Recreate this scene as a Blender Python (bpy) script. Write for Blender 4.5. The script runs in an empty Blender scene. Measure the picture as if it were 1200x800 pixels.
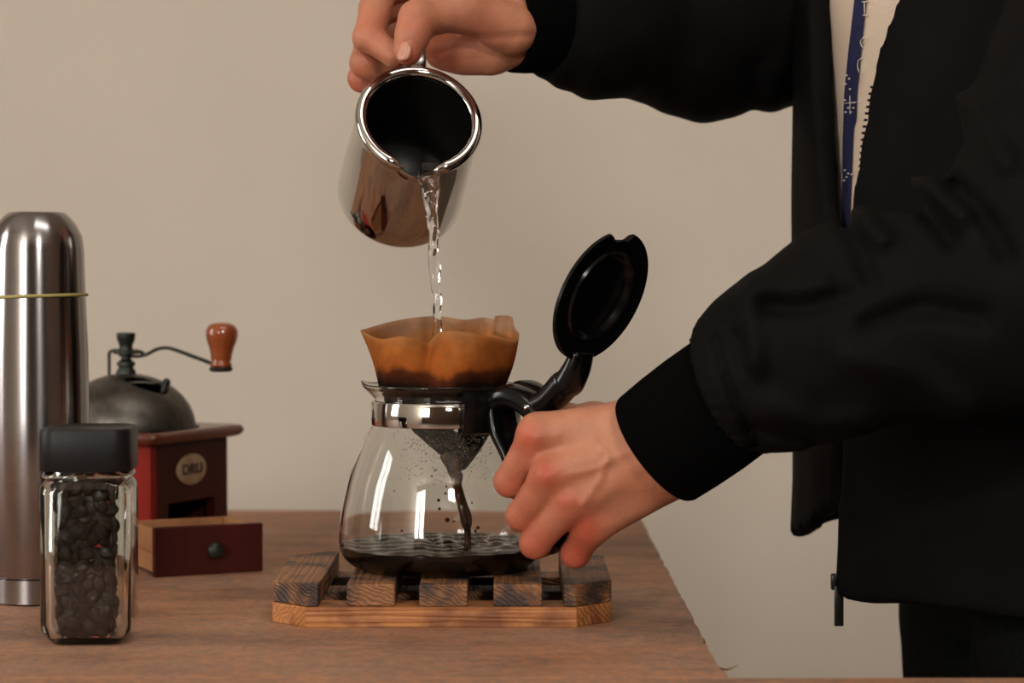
import bpy, bmesh, math, random
import numpy as np
from mathutils import Vector, Matrix, noise as mnoise

random.seed(7)
rng = np.random.default_rng(7)
SC = bpy.context.scene
COL = SC.collection
R = math.radians

# ------------------------------------------------------------------ camera
CAM_Z, PITCH, FPX = 1.096, R(1.762), 2600.0
cam_d = bpy.data.cameras.new('camera')
cam = bpy.data.objects.new('camera', cam_d); COL.objects.link(cam)
cam.location = (0, 0, CAM_Z); cam.rotation_euler = (R(90) - PITCH, 0, 0)
cam_d.sensor_width = 36.0; cam_d.lens = FPX / 1200 * 36.0
cam_d.clip_start = 0.05; cam_d.clip_end = 60
cam_d.dof.use_dof = True; cam_d.dof.focus_distance = 1.385; cam_d.dof.aperture_fstop = 7.5
SC.camera = cam

# ------------------------------------------------------------------ world, lights, exposure
w = bpy.data.worlds.new('world'); SC.world = w; w.use_nodes = True
w.node_tree.nodes['Background'].inputs[0].default_value = (0.62, 0.66, 0.72, 1)
w.node_tree.nodes['Background'].inputs[1].default_value = 0.30
SC.view_settings.view_transform = 'Standard'; SC.view_settings.look = 'None'
SC.view_settings.gamma = 1.0; SC.view_settings.exposure = 0.06

def area(name, loc, target, sx, sy, power, col):
    d = bpy.data.lights.new(name, 'AREA'); d.shape = 'RECTANGLE'; d.size = sx; d.size_y = sy
    d.energy = power; d.color = col
    o = bpy.data.objects.new(name, d); COL.objects.link(o); o.location = loc
    o.rotation_euler = (Vector(target) - Vector(loc)).to_track_quat('-Z', 'Y').to_euler()
    return o
# daylight through the side window (left wall) and through the window behind the camera on the left
area('side_window_daylight', (-2.66, 0.95, 1.75), (-1.0, 0.95, 1.75), 0.62, 1.35, 30, (1.0, 0.96, 0.92))
area('front_window_daylight', (-2.05, -3.26, 2.1), (-2.05, -1.0, 2.1), 1.1, 1.7, 122, (1.0, 0.955, 0.91))

area('added_wall_fill', (1.15, -3.26, 2.78), (0.9, 0.0, 2.3), 0.62, 0.34, 68, (1.0, 0.955, 0.91))  # unseen fill lamp, added to even out the wall's right side

area('ceiling_panel_light', (0.35, 0.55, 3.17), (0.35, 0.55, 0), 1.2, 0.6, 12, (1.0, 0.95, 0.89))

# ------------------------------------------------------------------ helpers
def at(px, py, Y):
    u = (px - 600) / FPX; v = (400 - py) / FPX
    dy = math.cos(PITCH) + v * math.sin(PITCH); dz = -math.sin(PITCH) + v * math.cos(PITCH)
    s = Y / dy
    return Vector((u * s, Y, CAM_Z + dz * s))
def proj(P):
    x = P[..., 0]; y = P[..., 1]; z = P[..., 2] - CAM_Z
    d = y * math.cos(PITCH) - z * math.sin(PITCH); v = y * math.sin(PITCH) + z * math.cos(PITCH)
    return 600 + FPX * x / d, 400 - FPX * v / d
def lin(c): return tuple(((v/255)/12.92 if v/255 <= .04045 else (((v/255)+.055)/1.055)**2.4) for v in c)
def link(o, parent=None):
    COL.objects.link(o)
    if parent is not None: o.parent = parent
    return o
def tag(o, label=None, cat=None, group=None, kind=None):
    if label: o['label'] = label
    if cat: o['category'] = cat
    if group: o['group'] = group
    if kind: o['kind'] = kind
    return o
def empty(name, loc, rz=0):
    o = bpy.data.objects.new(name, None); o.location = loc; o.rotation_euler = (0, 0, rz)
    o.empty_display_size = .02
    COL.objects.link(o); return o
def local(o, parent):      # geometry given in world space, child of a placed Empty
    o.matrix_parent_inverse = (Matrix.Translation(parent.location) @ parent.rotation_euler.to_matrix().to_4x4()).inverted()
    return o
def obj(name, me, mat, parent=None, smooth=True, worldspace=True):
    if isinstance(me, bmesh.types.BMesh):
        m = bpy.data.meshes.new(name)
        bmesh.ops.recalc_face_normals(me, faces=me.faces[:]); me.to_mesh(m); me.free(); me = m
    me.name = name
    for m_ in (mat if isinstance(mat, (list, tuple)) else [mat]): me.materials.append(m_)
    if smooth: me.polygons.foreach_set('use_smooth', [True] * len(me.polygons))
    o = bpy.data.objects.new(name, me); link(o, parent)
    if parent is not None and worldspace and parent.type == 'EMPTY': local(o, parent)
    return o
def sharp(o, ang=35):
    me = o.data
    bm = bmesh.new(); bm.from_mesh(me)
    for e in bm.edges:
        if len(e.link_faces) == 2 and e.calc_face_angle(0) > R(ang): e.smooth = False
    bm.to_mesh(me); bm.free(); return o
def box(x0, x1, y0, y1, z0, z1, bev=0, seg=2, bm=None, M=None):
    own = bmesh.new()
    bmesh.ops.create_cube(own, size=1)
    for v in own.verts:
        v.co = Vector((x0 + (v.co.x + .5) * (x1 - x0), y0 + (v.co.y + .5) * (y1 - y0), z0 + (v.co.z + .5) * (z1 - z0)))
    if bev: bmesh.ops.bevel(own, geom=own.edges[:], offset=bev, segments=seg, affect='EDGES', profile=.5)
    if M is not None: own.transform(M)
    if bm is None: return own
    merge(bm, own); return bm
def merge(bm, other):
    m = bpy.data.meshes.new('tmp'); other.to_mesh(m); other.free(); bm.from_mesh(m); bpy.data.meshes.remove(m)
def prism(poly, z0, z1, bev=0, M=None, seg=2):
    bm = bmesh.new()
    vs = [bm.verts.new((p[0], p[1], z0)) for p in poly]; f = bm.faces.new(vs)
    r = bmesh.ops.extrude_face_region(bm, geom=[f])
    for e in r['geom']:
        if isinstance(e, bmesh.types.BMVert): e.co.z = z1
    if bev: bmesh.ops.bevel(bm, geom=bm.edges[:], offset=bev, segments=seg, affect='EDGES', profile=.5)
    if M is not None: bm.transform(M)
    return bm
def lathe(prof, n=64, M=None, closed=False, rfun=None):
    """profile of (r, z); r==0 ends closed with a pole"""
    bm = bmesh.new(); rings = []
    for (r, z) in prof:
        if r < 1e-7: rings.append([bm.verts.new((0, 0, z))])
        else:
            ring = []
            for i in range(n):
                a = 2 * math.pi * i / n; k = 1 if rfun is None else rfun(a, r, z)
                if isinstance(k, tuple): ring.append(bm.verts.new(k))
                else: ring.append(bm.verts.new((r * k * math.cos(a), r * k * math.sin(a), z)))
            rings.append(ring)
    pairs = list(zip(rings[:-1], rings[1:]))
    if closed: pairs.append((rings[-1], rings[0]))
    for A, B in pairs:
        for i in range(n):
            j = (i + 1) % n
            if len(A) == 1 and len(B) == 1: continue
            if len(A) == 1: bm.faces.new((A[0], B[i], B[j]))
            elif len(B) == 1: bm.faces.new((A[i], A[j], B[0]))
            else: bm.faces.new((A[i], A[j], B[j], B[i]))
    if M is not None: bm.transform(M)
    return bm
def catmull(pts, n):
    pts = [np.array(p, float) for p in pts]; out = []
    P = [2 * pts[0] - pts[1]] + pts + [2 * pts[-1] - pts[-2]]
    for i in range(1, len(P) - 2):
        for k in range(n):
            t = k / n
            out.append(.5 * ((2 * P[i]) + (-P[i-1] + P[i+1]) * t + (2*P[i-1] - 5*P[i] + 4*P[i+1] - P[i+2]) * t*t + (-P[i-1] + 3*P[i] - 3*P[i+1] + P[i+2]) * t**3))
    out.append(pts[-1]); return out
def sweep(pts, rad, side=None, n=12, sub=6, power=2.0, cap=True):
    """sweep a superellipse; pts rows xyz, rad rows (a along side, b across)"""
    data = [list(p) + list(r if isinstance(r, (tuple, list)) else (r, r)) for p, r in zip(pts, rad)]
    data = catmull(data, sub) if sub > 1 else [np.array(d, float) for d in data]
    bm = bmesh.new(); rings = []; prev = None
    for i, d in enumerate(data):
        a = data[max(i-1, 0)][:3]; b = data[min(i+1, len(data)-1)][:3]
        t = Vector(b - a).normalized()
        s = Vector(side) if side is not None else (prev if prev is not None else t.orthogonal())
        s = (s - t * s.dot(t)).normalized(); prev = s; q = t.cross(s)
        ring = []
        for k in range(n):
            th = 2 * math.pi * k / n; c, sn = math.cos(th), math.sin(th)
            e = 2 / power
            cc = math.copysign(abs(c) ** e, c); ss = math.copysign(abs(sn) ** e, sn)
            ring.append(bm.verts.new(Vector(d[:3]) + s * (cc * d[3]) + q * (ss * d[4])))
        rings.append(ring)
    for A, B in zip(rings[:-1], rings[1:]):
        for i in range(n): bm.faces.new((A[i], A[(i+1) % n], B[(i+1) % n], B[i]))
    if cap: bm.faces.new(rings[0][::-1]); bm.faces.new(rings[-1])
    return bm
def ball(c, r, bm=None, M=None, u=12, v=8):
    own = bmesh.new(); bmesh.ops.create_uvsphere(own, u_segments=u, v_segments=v, radius=1)
    S = Matrix.Diagonal((*((r, r, r) if not hasattr(r, '__len__') else r), 1))
    own.transform(Matrix.Translation(c) @ (M if M is not None else Matrix.Identity(4)) @ S)
    if bm is None: return own
    merge(bm, own); return bm
def T(x, y, z, rz=0): return Matrix.Translation((x, y, z)) @ Matrix.Rotation(rz, 4, 'Z')

# ---- signed distance modelling
class Grid:
    def __init__(s, lo, hi, h):
        s.h = h; s.o = np.array(lo, np.float32)
        n = [int(math.ceil((hi[i] - lo[i]) / h)) + 1 for i in range(3)]
        ax = [(lo[i] + h * np.arange(n[i])).astype(np.float32) for i in range(3)]
        s.P = np.stack(np.meshgrid(*ax, indexing='ij'), -1)
def cone(P, a, b, ra, rb):
    a = np.array(a, np.float32); b = np.array(b, np.float32); ab = b - a
    d = P - a; t = np.clip((d @ ab) / max(float(ab @ ab), 1e-12), 0, 1)
    return np.linalg.norm(d - t[..., None] * ab, axis=-1) - (ra + (rb - ra) * t)
def smin(a, b, k):
    h = np.clip(.5 + .5 * (b - a) / k, 0, 1); return b + (a - b) * h - k * h * (1 - h)
def smax(a, b, k): return -smin(-a, -b, k)
def chain(P, pts, k):
    d = None
    for (a, ra), (b, rb) in zip(pts[:-1], pts[1:]):
        c = cone(P, a, b, ra, rb); d = c if d is None else smin(d, c, k)
    return d
def ell(P, c, r, M=None):
    q = P - np.array(c, np.float32)
    if M is not None: q = q @ np.array(M, np.float32)
    r = np.array(r, np.float32); k0 = np.linalg.norm(q / r, axis=-1); k1 = np.linalg.norm(q / (r * r), axis=-1)
    return k0 * (k0 - 1) / np.maximum(k1, 1e-6)
def ridges(P, lines, inward=0.0):
    """relief from lines given as (px polyline, depth Y range, amplitude m, sigma px)"""
    x, y = proj(P); out = np.zeros(x.shape, np.float32)
    for pl, amp, sg in lines:
        best = np.full(x.shape, 1e9, np.float32)
        for (x0, y0), (x1, y1) in zip(pl[:-1], pl[1:]):
            dx, dy = x1 - x0, y1 - y0; t = np.clip(((x-x0)*dx + (y-y0)*dy) / (dx*dx + dy*dy + 1e-9), 0, 1)
            best = np.minimum(best, (x - x0 - t*dx)**2 + (y - y0 - t*dy)**2)
        out += amp * np.exp(-best / (2 * sg * sg))
    return out
def nets(F, g):
    S = F < 0; nx, ny, nz = F.shape
    c = np.zeros((nx-1, ny-1, nz-1), np.int8)
    offs = [(i, j, k) for i in (0, 1) for j in (0, 1) for k in (0, 1)]
    for (i, j, k) in offs: c += S[i:nx-1+i, j:ny-1+j, k:nz-1+k]
    idx = np.argwhere((c > 0) & (c < 8)); N = len(idx)
    acc = np.zeros((N, 3)); cnt = np.zeros(N)
    for ax in range(3):
        for off in offs:
            if off[ax]: continue
            o2 = list(off); o2[ax] = 1
            f0 = F[idx[:, 0]+off[0], idx[:, 1]+off[1], idx[:, 2]+off[2]]; f1 = F[idx[:, 0]+o2[0], idx[:, 1]+o2[1], idx[:, 2]+o2[2]]
            m = (f0 < 0) != (f1 < 0); t = np.where(m, f0 / np.where(m, f0 - f1, 1), 0)
            p = np.tile(np.array(off, float), (N, 1)); p[:, ax] = t
            acc[m] += p[m]; cnt[m] += 1
    V = (idx + acc / cnt[:, None]) * g.h + g.o
    ids = np.full((nx-1, ny-1, nz-1), -1, np.int32); ids[idx[:, 0], idx[:, 1], idx[:, 2]] = np.arange(N)
    faces = []
    for ax in range(3):
        u, v = (ax + 1) % 3, (ax + 2) % 3
        sl0 = [slice(None)] * 3; sl1 = [slice(None)] * 3
        sl0[ax] = slice(0, -1); sl1[ax] = slice(1, None)
        d = S[tuple(sl0)].astype(np.int8) - S[tuple(sl1)].astype(np.int8)
        e = np.argwhere(d != 0); n_ = (nx, ny, nz)
        e = e[(e[:, u] >= 1) & (e[:, v] >= 1) & (e[:, u] <= n_[u]-2) & (e[:, v] <= n_[v]-2)]
        sg = d[e[:, 0], e[:, 1], e[:, 2]]
        q = []
        for du, dv in ((-1, -1), (0, -1), (0, 0), (-1, 0)):
            t = e.copy(); t[:, u] += du; t[:, v] += dv; q.append(ids[t[:, 0], t[:, 1], t[:, 2]])
        q = np.stack(q, 1); q[sg < 0] = q[sg < 0][:, ::-1]; faces.append(q)
    return V.astype(np.float32), np.concatenate(faces)
def mesh_np(name, V, Q):
    me = bpy.data.meshes.new(name)
    me.vertices.add(len(V)); me.vertices.foreach_set('co', np.ascontiguousarray(V, np.float32).ravel())
    me.loops.add(Q.size); me.loops.foreach_set('vertex_index', Q.astype(np.int32).ravel())
    me.polygons.add(len(Q)); me.polygons.foreach_set('loop_start', np.arange(0, Q.size, 4, dtype=np.int32))
    me.polygons.foreach_set('loop_total', np.full(len(Q), 4, np.int32))
    me.update(calc_edges=True); me.validate(); return me
def join_np(parts):
    Vs, Qs, n = [], [], 0
    for V, Q in parts: Vs.append(V); Qs.append(Q + n); n += len(V)
    return np.concatenate(Vs), np.concatenate(Qs)
def fnoise(P, sc, seed=0.0, oct=3):
    """cheap smooth noise: sum of rotated sines"""
    r = np.random.default_rng(int(seed * 10) + 3); out = 0
    for o in range(oct):
        for _ in range(3):
            k = r.normal(size=3); k = k / np.linalg.norm(k) * sc * 2**o
            out = out + np.sin(P @ k.astype(np.float32) + r.uniform(0, 6.28)) / 2**o
    return out / 4.0

# ------------------------------------------------------------------ materials
def nt(name):
    m = bpy.data.materials.new(name); m.use_nodes = True; t = m.node_tree
    return m, t, t.nodes['Principled BSDF'], t.links.new
def mat(name, col, rough=.5, metal=0, var=None, vscale=20, stretch=(1, 1, 1), bump=0, bscale=200, spec=.5, coat=0, rvar=0, det=4, **kw):
    m, t, p, L = nt(name)
    p.inputs['Base Color'].default_value = (*col, 1); p.inputs['Roughness'].default_value = rough
    p.inputs['Metallic'].default_value = metal; p.inputs['Specular IOR Level'].default_value = spec
    p.inputs['Coat Weight'].default_value = coat
    tc = t.nodes.new('ShaderNodeTexCoord'); mp = t.nodes.new('ShaderNodeMapping'); mp.inputs['Scale'].default_value = stretch
    L(tc.outputs['Object'], mp.inputs['Vector'])
    if var is not None:
        n = t.nodes.new('ShaderNodeTexNoise'); n.inputs['Scale'].default_value = vscale; n.inputs['Detail'].default_value = det
        L(mp.outputs[0], n.inputs['Vector'])
        r = t.nodes.new('ShaderNodeValToRGB'); r.color_ramp.elements[0].position = .34; r.color_ramp.elements[1].position = .66
        r.color_ramp.elements[0].color = (*col, 1); r.color_ramp.elements[1].color = (*var, 1)
        L(n.outputs['Fac'], r.inputs[0]); L(r.outputs[0], p.inputs['Base Color'])
        if rvar:
            mr = t.nodes.new('ShaderNodeMapRange'); mr.inputs['To Min'].default_value = rough - rvar; mr.inputs['To Max'].default_value = rough + rvar
            L(n.outputs['Fac'], mr.inputs['Value']); L(mr.outputs[0], p.inputs['Roughness'])
    if bump:
        n2 = t.nodes.new('ShaderNodeTexNoise'); n2.inputs['Scale'].default_value = bscale; n2.inputs['Detail'].default_value = 3
        L(mp.outputs[0], n2.inputs['Vector'])
        b = t.nodes.new('ShaderNodeBump'); b.inputs['Strength'].default_value = 1; b.inputs['Distance'].default_value = bump
        L(n2.outputs['Fac'], b.inputs['Height']); L(b.outputs[0], p.inputs['Normal'])
    for k, v in kw.items(): p.inputs[k.replace('_', ' ')].default_value = v
    return m
def glassy(name, col, rough, ior):
    m, t, p, L = nt(name)
    p.inputs['Base Color'].default_value = (*col, 1); p.inputs['Roughness'].default_value = rough
    p.inputs['IOR'].default_value = ior; p.inputs['Transmission Weight'].default_value = 1
    return m

M_wall = mat('painted_wall', lin((214, 203, 188)), .85, var=lin((210, 199, 184)), vscale=3, bump=.0003, bscale=260)
M_clay = mat('brown_painted_wall', lin((104, 82, 66)), .8, var=lin((98, 78, 62)), vscale=3)
M_floor = mat('floor_tiles', lin((112, 98, 84)), .6, var=lin((96, 84, 72)), vscale=4)
M_white = mat('white_frame', lin((205, 203, 196)), .5)
M_black = mat('black_plastic', (.003, .003, .0032), .20, spec=.32)
M_lid = mat('black_jar_lid', (.007, .007, .0075), .45, spec=.25, bump=.0001, bscale=500)
M_chrome = mat('polished_steel', (.62, .60, .58), .045, 1)
M_dark_in = mat('dark_jug_inside', (.012, .011, .010), .38, .2, spec=.35, var=(.018, .016, .014), vscale=25, stretch=(1, 1, .2))  # tone of the jug's inner faces, much darker than outside
M_glass = glassy('clear_glass', (.96, .97, .96), 0.0, 1.46)
M_jarglass = glassy('thick_jar_glass', (.90, .93, .90), 0.02, 1.48)
M_water = glassy('pouring_water', (.97, .98, .99), 0.0, 1.33)
M_drop = glassy('condensation', (.95, .95, .95), 0.0, 1.33)
M_coffee = mat('black_coffee', (.006, .0026, .0015), .05, spec=.15)
M_coffee2 = mat('falling_coffee', (.080, .026, .009), .25, spec=.2, var=(.014, .005, .002), vscale=120, stretch=(1, 1, .2))
M_ground = mat('wet_coffee_grounds', (.012, .005, .003), .35, var=(.02, .009, .005), vscale=300, bump=.001, bscale=900)
M_bean = mat('roasted_bean', (.014, .0052, .003), .40, var=(.024, .009, .0055), vscale=60, spec=.26)
M_band = mat('rubber', lin((158, 148, 84)), .6)
M_mahog_shade = mat('mahogany_wood_shaded', (.036, .0065, .0045), .40, var=(.060, .009, .006), vscale=14, stretch=(1, 1, .15), bump=.0002, bscale=300, coat=0, spec=.15)  # shade of the face turned from the window is in this colour
M_mahog_lit = mat('mahogany_wood_lit', (.25, .010, .004), .40, var=(.17, .008, .004), vscale=14, stretch=(1, 1, .15), spec=.2)  # same wood painted brighter and redder for the side facing the light
M_board = mat('red_brown_board', (.10, .020, .010), .32, var=(.15, .030, .014), vscale=30, stretch=(.15, 1, 1), coat=.4)
M_pine = mat('pale_drawer_wood', lin((176, 124, 80)), .6, var=lin((158, 106, 66)), vscale=40, stretch=(1, .12, 1))
M_knobw = mat('orange_varnished_wood', (.33, .075, .018), .25, var=(.22, .045, .012), vscale=60, stretch=(1, 1, .2), coat=.6)
M_aged = mat('aged_metal', (.14, .125, .105), .42, .85, var=(.055, .05, .043), vscale=55, bump=.0002, bscale=260, rvar=.12)
M_iron = mat('green_black_iron', (.035, .042, .034), .45, .7, var=(.02, .023, .02), vscale=90)
M_badge = mat('cream_badge', lin((176, 150, 118)), .5, var=lin((150, 120, 90)), vscale=120)
M_ink = mat('badge_ink', lin((62, 44, 40)), .6)
M_jacket = mat('black_jacket_cloth', (.0040, .0037, .0036), .74, spec=.06, bump=.0003, bscale=900, var=(.0050, .0047, .0045), vscale=40, Sheen_Weight=0.0)
M_knit = mat('black_knit', (.0018, .0018, .0018), .95, spec=.03, bump=.0005, bscale=600)
M_denim = mat('black_denim', (.005, .0055, .0055), .95, spec=.03, bump=.0004, bscale=1200, var=(.009, .0095, .0095), vscale=300)
M_shoe = mat('dark_leather', (.01, .009, .008), .4)
M_hair = mat('dark_hair', (.02, .012, .008), .5)
M_eye = mat('eye_white', (.7, .68, .65), .2)
M_zip = mat('black_zip_metal', (.012, .012, .012), .3, .6)
M_nail = mat('fingernail', lin((196, 134, 112)), .3, Subsurface_Weight=.1)

def m_brushed():
    m, t, p, L = nt('brushed_steel')
    p.inputs['Metallic'].default_value = 1; p.inputs['Roughness'].default_value = .20
    p.inputs['Anisotropic'].default_value = .8; p.inputs['Anisotropic Rotation'].default_value = .25
    tg = t.nodes.new('ShaderNodeTangent'); tg.direction_type = 'RADIAL'; tg.axis = 'Z'; L(tg.outputs[0], p.inputs['Tangent'])
    tc = t.nodes.new('ShaderNodeTexCoord'); mp = t.nodes.new('ShaderNodeMapping'); mp.inputs['Scale'].default_value = (6, 6, 900)
    n = t.nodes.new('ShaderNodeTexNoise'); n.inputs['Scale'].default_value = 2.0; n.inputs['Detail'].default_value = 4
    r = t.nodes.new('ShaderNodeValToRGB'); r.color_ramp.elements[0].color = (.30, .285, .285, 1); r.color_ramp.elements[1].color = (.38, .36, .36, 1)
    L(tc.outputs['Object'], mp.inputs[0]); L(mp.outputs[0], n.inputs['Vector']); L(n.outputs['Fac'], r.inputs[0]); L(r.outputs[0], p.inputs['Base Color'])
    return m
M_brush = m_brushed()

def m_table():
    m, t, p, L = nt('worn_brown_tabletop')
    tc = t.nodes.new('ShaderNodeTexCoord')
    def noise(sc, stretch, det=4, rough=.6):
        mp = t.nodes.new('ShaderNodeMapping'); mp.inputs['Scale'].default_value = stretch
        n = t.nodes.new('ShaderNodeTexNoise'); n.inputs['Scale'].default_value = sc; n.inputs['Detail'].default_value = det; n.inputs['Roughness'].default_value = rough
        L(tc.outputs['Object'], mp.inputs[0]); L(mp.outputs[0], n.inputs['Vector']); return n
    def ramp(src, c0, c1, p0=.35, p1=.65):
        r = t.nodes.new('ShaderNodeValToRGB'); r.color_ramp.elements[0].position = p0; r.color_ramp.elements[1].position = p1
        r.color_ramp.elements[0].color = (*c0, 1); r.color_ramp.elements[1].color = (*c1, 1); L(src, r.inputs[0]); return r
    big = ramp(noise(5, (1, 1.6, 1), 3).outputs['Fac'], lin((168, 122, 90)), lin((148, 122, 106)))
    fine = ramp(noise(170, (1, 1, 1), 5, .75).outputs['Fac'], lin((210, 140, 90)), lin((116, 100, 94)), .38, .62)
    blot = ramp(noise(10, (1, 2.4, 1), 5, .7).outputs['Fac'], (1, 1, 1), (.56, .54, .54), .46, .66)
    mx = t.nodes.new('ShaderNodeMix'); mx.data_type = 'RGBA'; mx.inputs['Factor'].default_value = .42
    L(big.outputs[0], mx.inputs['A']); L(fine.outputs[0], mx.inputs['B'])
    m2 = t.nodes.new('ShaderNodeMix'); m2.data_type = 'RGBA'; m2.blend_type = 'MULTIPLY'; m2.inputs['Factor'].default_value = .75
    L(mx.outputs['Result'], m2.inputs['A']); L(blot.outputs[0], m2.inputs['B'])
    L(m2.outputs['Result'], p.inputs['Base Color'])
    p.inputs['Roughness'].default_value = .62; p.inputs['Specular IOR Level'].default_value = .3
    b = t.nodes.new('ShaderNodeBump'); b.inputs['Distance'].default_value = .0006; L(noise(260, (1, 1, 1)).outputs['Fac'], b.inputs['Height']); L(b.outputs[0], p.inputs['Normal'])
    return m
M_table = m_table()

def m_wood(name, c0, c1, c2, axis='Y', dark=.5):
    """reclaimed wood: rings running along axis, scorched blotches"""
    m, t, p, L = nt(name)
    tc = t.nodes.new('ShaderNodeTexCoord'); geo = t.nodes.new('ShaderNodeObjectInfo')
    ad = t.nodes.new('ShaderNodeVectorMath'); ad.operation = 'ADD'
    sc = t.nodes.new('ShaderNodeVectorMath'); sc.operation = 'SCALE'; sc.inputs['Scale'].default_value = 3.0
    cmb = t.nodes.new('ShaderNodeCombineXYZ')
    for k in range(3): L(geo.outputs['Random'], cmb.inputs[k])
    L(cmb.outputs[0], sc.inputs[0]); L(tc.outputs['Object'], ad.inputs[0]); L(sc.outputs[0], ad.inputs[1])
    mp = t.nodes.new('ShaderNodeMapping'); mp.inputs['Scale'].default_value = (1, .05, 1) if axis == 'Y' else (.05, 1, 1)
    L(ad.outputs[0], mp.inputs[0])
    wv = t.nodes.new('ShaderNodeTexWave'); wv.wave_type = 'RINGS'; wv.rings_direction = 'Y' if axis == 'Y' else 'X'
    wv.inputs['Scale'].default_value = 120; wv.inputs['Distortion'].default_value = 9; wv.inputs['Detail'].default_value = 3; wv.inputs['Detail Scale'].default_value = 1.2
    L(mp.outputs[0], wv.inputs['Vector'])
    r = t.nodes.new('ShaderNodeValToRGB'); r.color_ramp.elements[0].color = (*c0, 1); r.color_ramp.elements[1].color = (*c1, 1)
    L(wv.outputs['Fac'], r.inputs[0])
    n = t.nodes.new('ShaderNodeTexNoise'); n.inputs['Scale'].default_value = 38; n.inputs['Detail'].default_value = 5; L(ad.outputs[0], n.inputs['Vector'])
    r2 = t.nodes.new('ShaderNodeValToRGB'); r2.color_ramp.elements[0].position = .44; r2.color_ramp.elements[1].position = .60
    r2.color_ramp.elements[0].color = (0, 0, 0, 1); r2.color_ramp.elements[1].color = (dark, dark, dark, 1)
    L(n.outputs['Fac'], r2.inputs[0])
    mx = t.nodes.new('ShaderNodeMix'); mx.data_type = 'RGBA'; L(r2.outputs[0], mx.inputs['Factor']); L(r.outputs[0], mx.inputs['A']); mx.inputs['B'].default_value = (*c2, 1)
    L(mx.outputs['Result'], p.inputs['Base Color']); p.inputs['Roughness'].default_value = .6
    b = t.nodes.new('ShaderNodeBump'); b.inputs['Distance'].default_value = .0004; L(wv.outputs['Fac'], b.inputs['Height']); L(b.outputs[0], p.inputs['Normal'])
    return m
M_slat = m_wood('weathered_slat_wood', lin((150, 102, 62)), lin((128, 84, 52)), lin((46, 39, 37)), 'Y', .92)
M_rail = m_wood('orange_rail_wood', lin((184, 124, 68)), lin((164, 102, 56)), lin((96, 48, 28)), 'X', .75)

def m_paper(ztop, zlow):
    m, t, p, L = nt('coffee_soaked_paper')
    geo = t.nodes.new('ShaderNodeNewGeometry'); sep = t.nodes.new('ShaderNodeSeparateXYZ'); L(geo.outputs['Position'], sep.inputs[0])
    n = t.nodes.new('ShaderNodeTexNoise'); n.inputs['Scale'].default_value = 34; n.inputs['Detail'].default_value = 4; L(geo.outputs['Position'], n.inputs['Vector'])
    ma = t.nodes.new('ShaderNodeMath'); ma.operation = 'MULTIPLY_ADD'; ma.inputs[1].default_value = .030; L(n.outputs['Fac'], ma.inputs[0]); L(sep.outputs['Z'], ma.inputs[2])
    mr = t.nodes.new('ShaderNodeMapRange'); mr.inputs['From Min'].default_value = zlow + .015; mr.inputs['From Max'].default_value = ztop + .015; L(ma.outputs[0], mr.inputs['Value'])
    r = t.nodes.new('ShaderNodeValToRGB'); e = r.color_ramp.elements
    e[0].position = 0; e[0].color = (.006, .0025, .0015, 1)
    for pos, c in ((.40, (.010, .004, .002)), (.52, lin((96, 46, 22))), (.60, lin((182, 100, 40))), (.74, lin((188, 114, 54))), (.88, lin((186, 128, 80)))):
        x = e.new(pos); x.color = (*c, 1)
    e[-1].position = 1.0; e[-1].color = (*lin((178, 136, 104)), 1)
    L(mr.outputs[0], r.inputs[0])
    n2 = t.nodes.new('ShaderNodeTexNoise'); n2.inputs['Scale'].default_value = 110; n2.inputs['Detail'].default_value = 5; L(geo.outputs['Position'], n2.inputs['Vector'])
    hs = t.nodes.new('ShaderNodeHueSaturation'); mv = t.nodes.new('ShaderNodeMapRange'); mv.inputs['To Min'].default_value = .62; mv.inputs['To Max'].default_value = 1.32
    L(n2.outputs['Fac'], mv.inputs['Value']); L(mv.outputs[0], hs.inputs['Value']); L(r.outputs[0], hs.inputs['Color'])
    L(hs.outputs[0], p.inputs['Base Color']); p.inputs['Roughness'].default_value = .85; p.inputs['Specular IOR Level'].default_value = .12
    tr = t.nodes.new('ShaderNodeBsdfTranslucent'); L(hs.outputs[0], tr.inputs['Color'])
    ms = t.nodes.new('ShaderNodeMixShader'); ms.inputs[0].default_value = .42
    out = t.nodes['Material Output']; L(p.outputs[0], ms.inputs[1]); L(tr.outputs[0], ms.inputs[2]); L(ms.outputs[0], out.inputs['Surface'])
    return m

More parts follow.
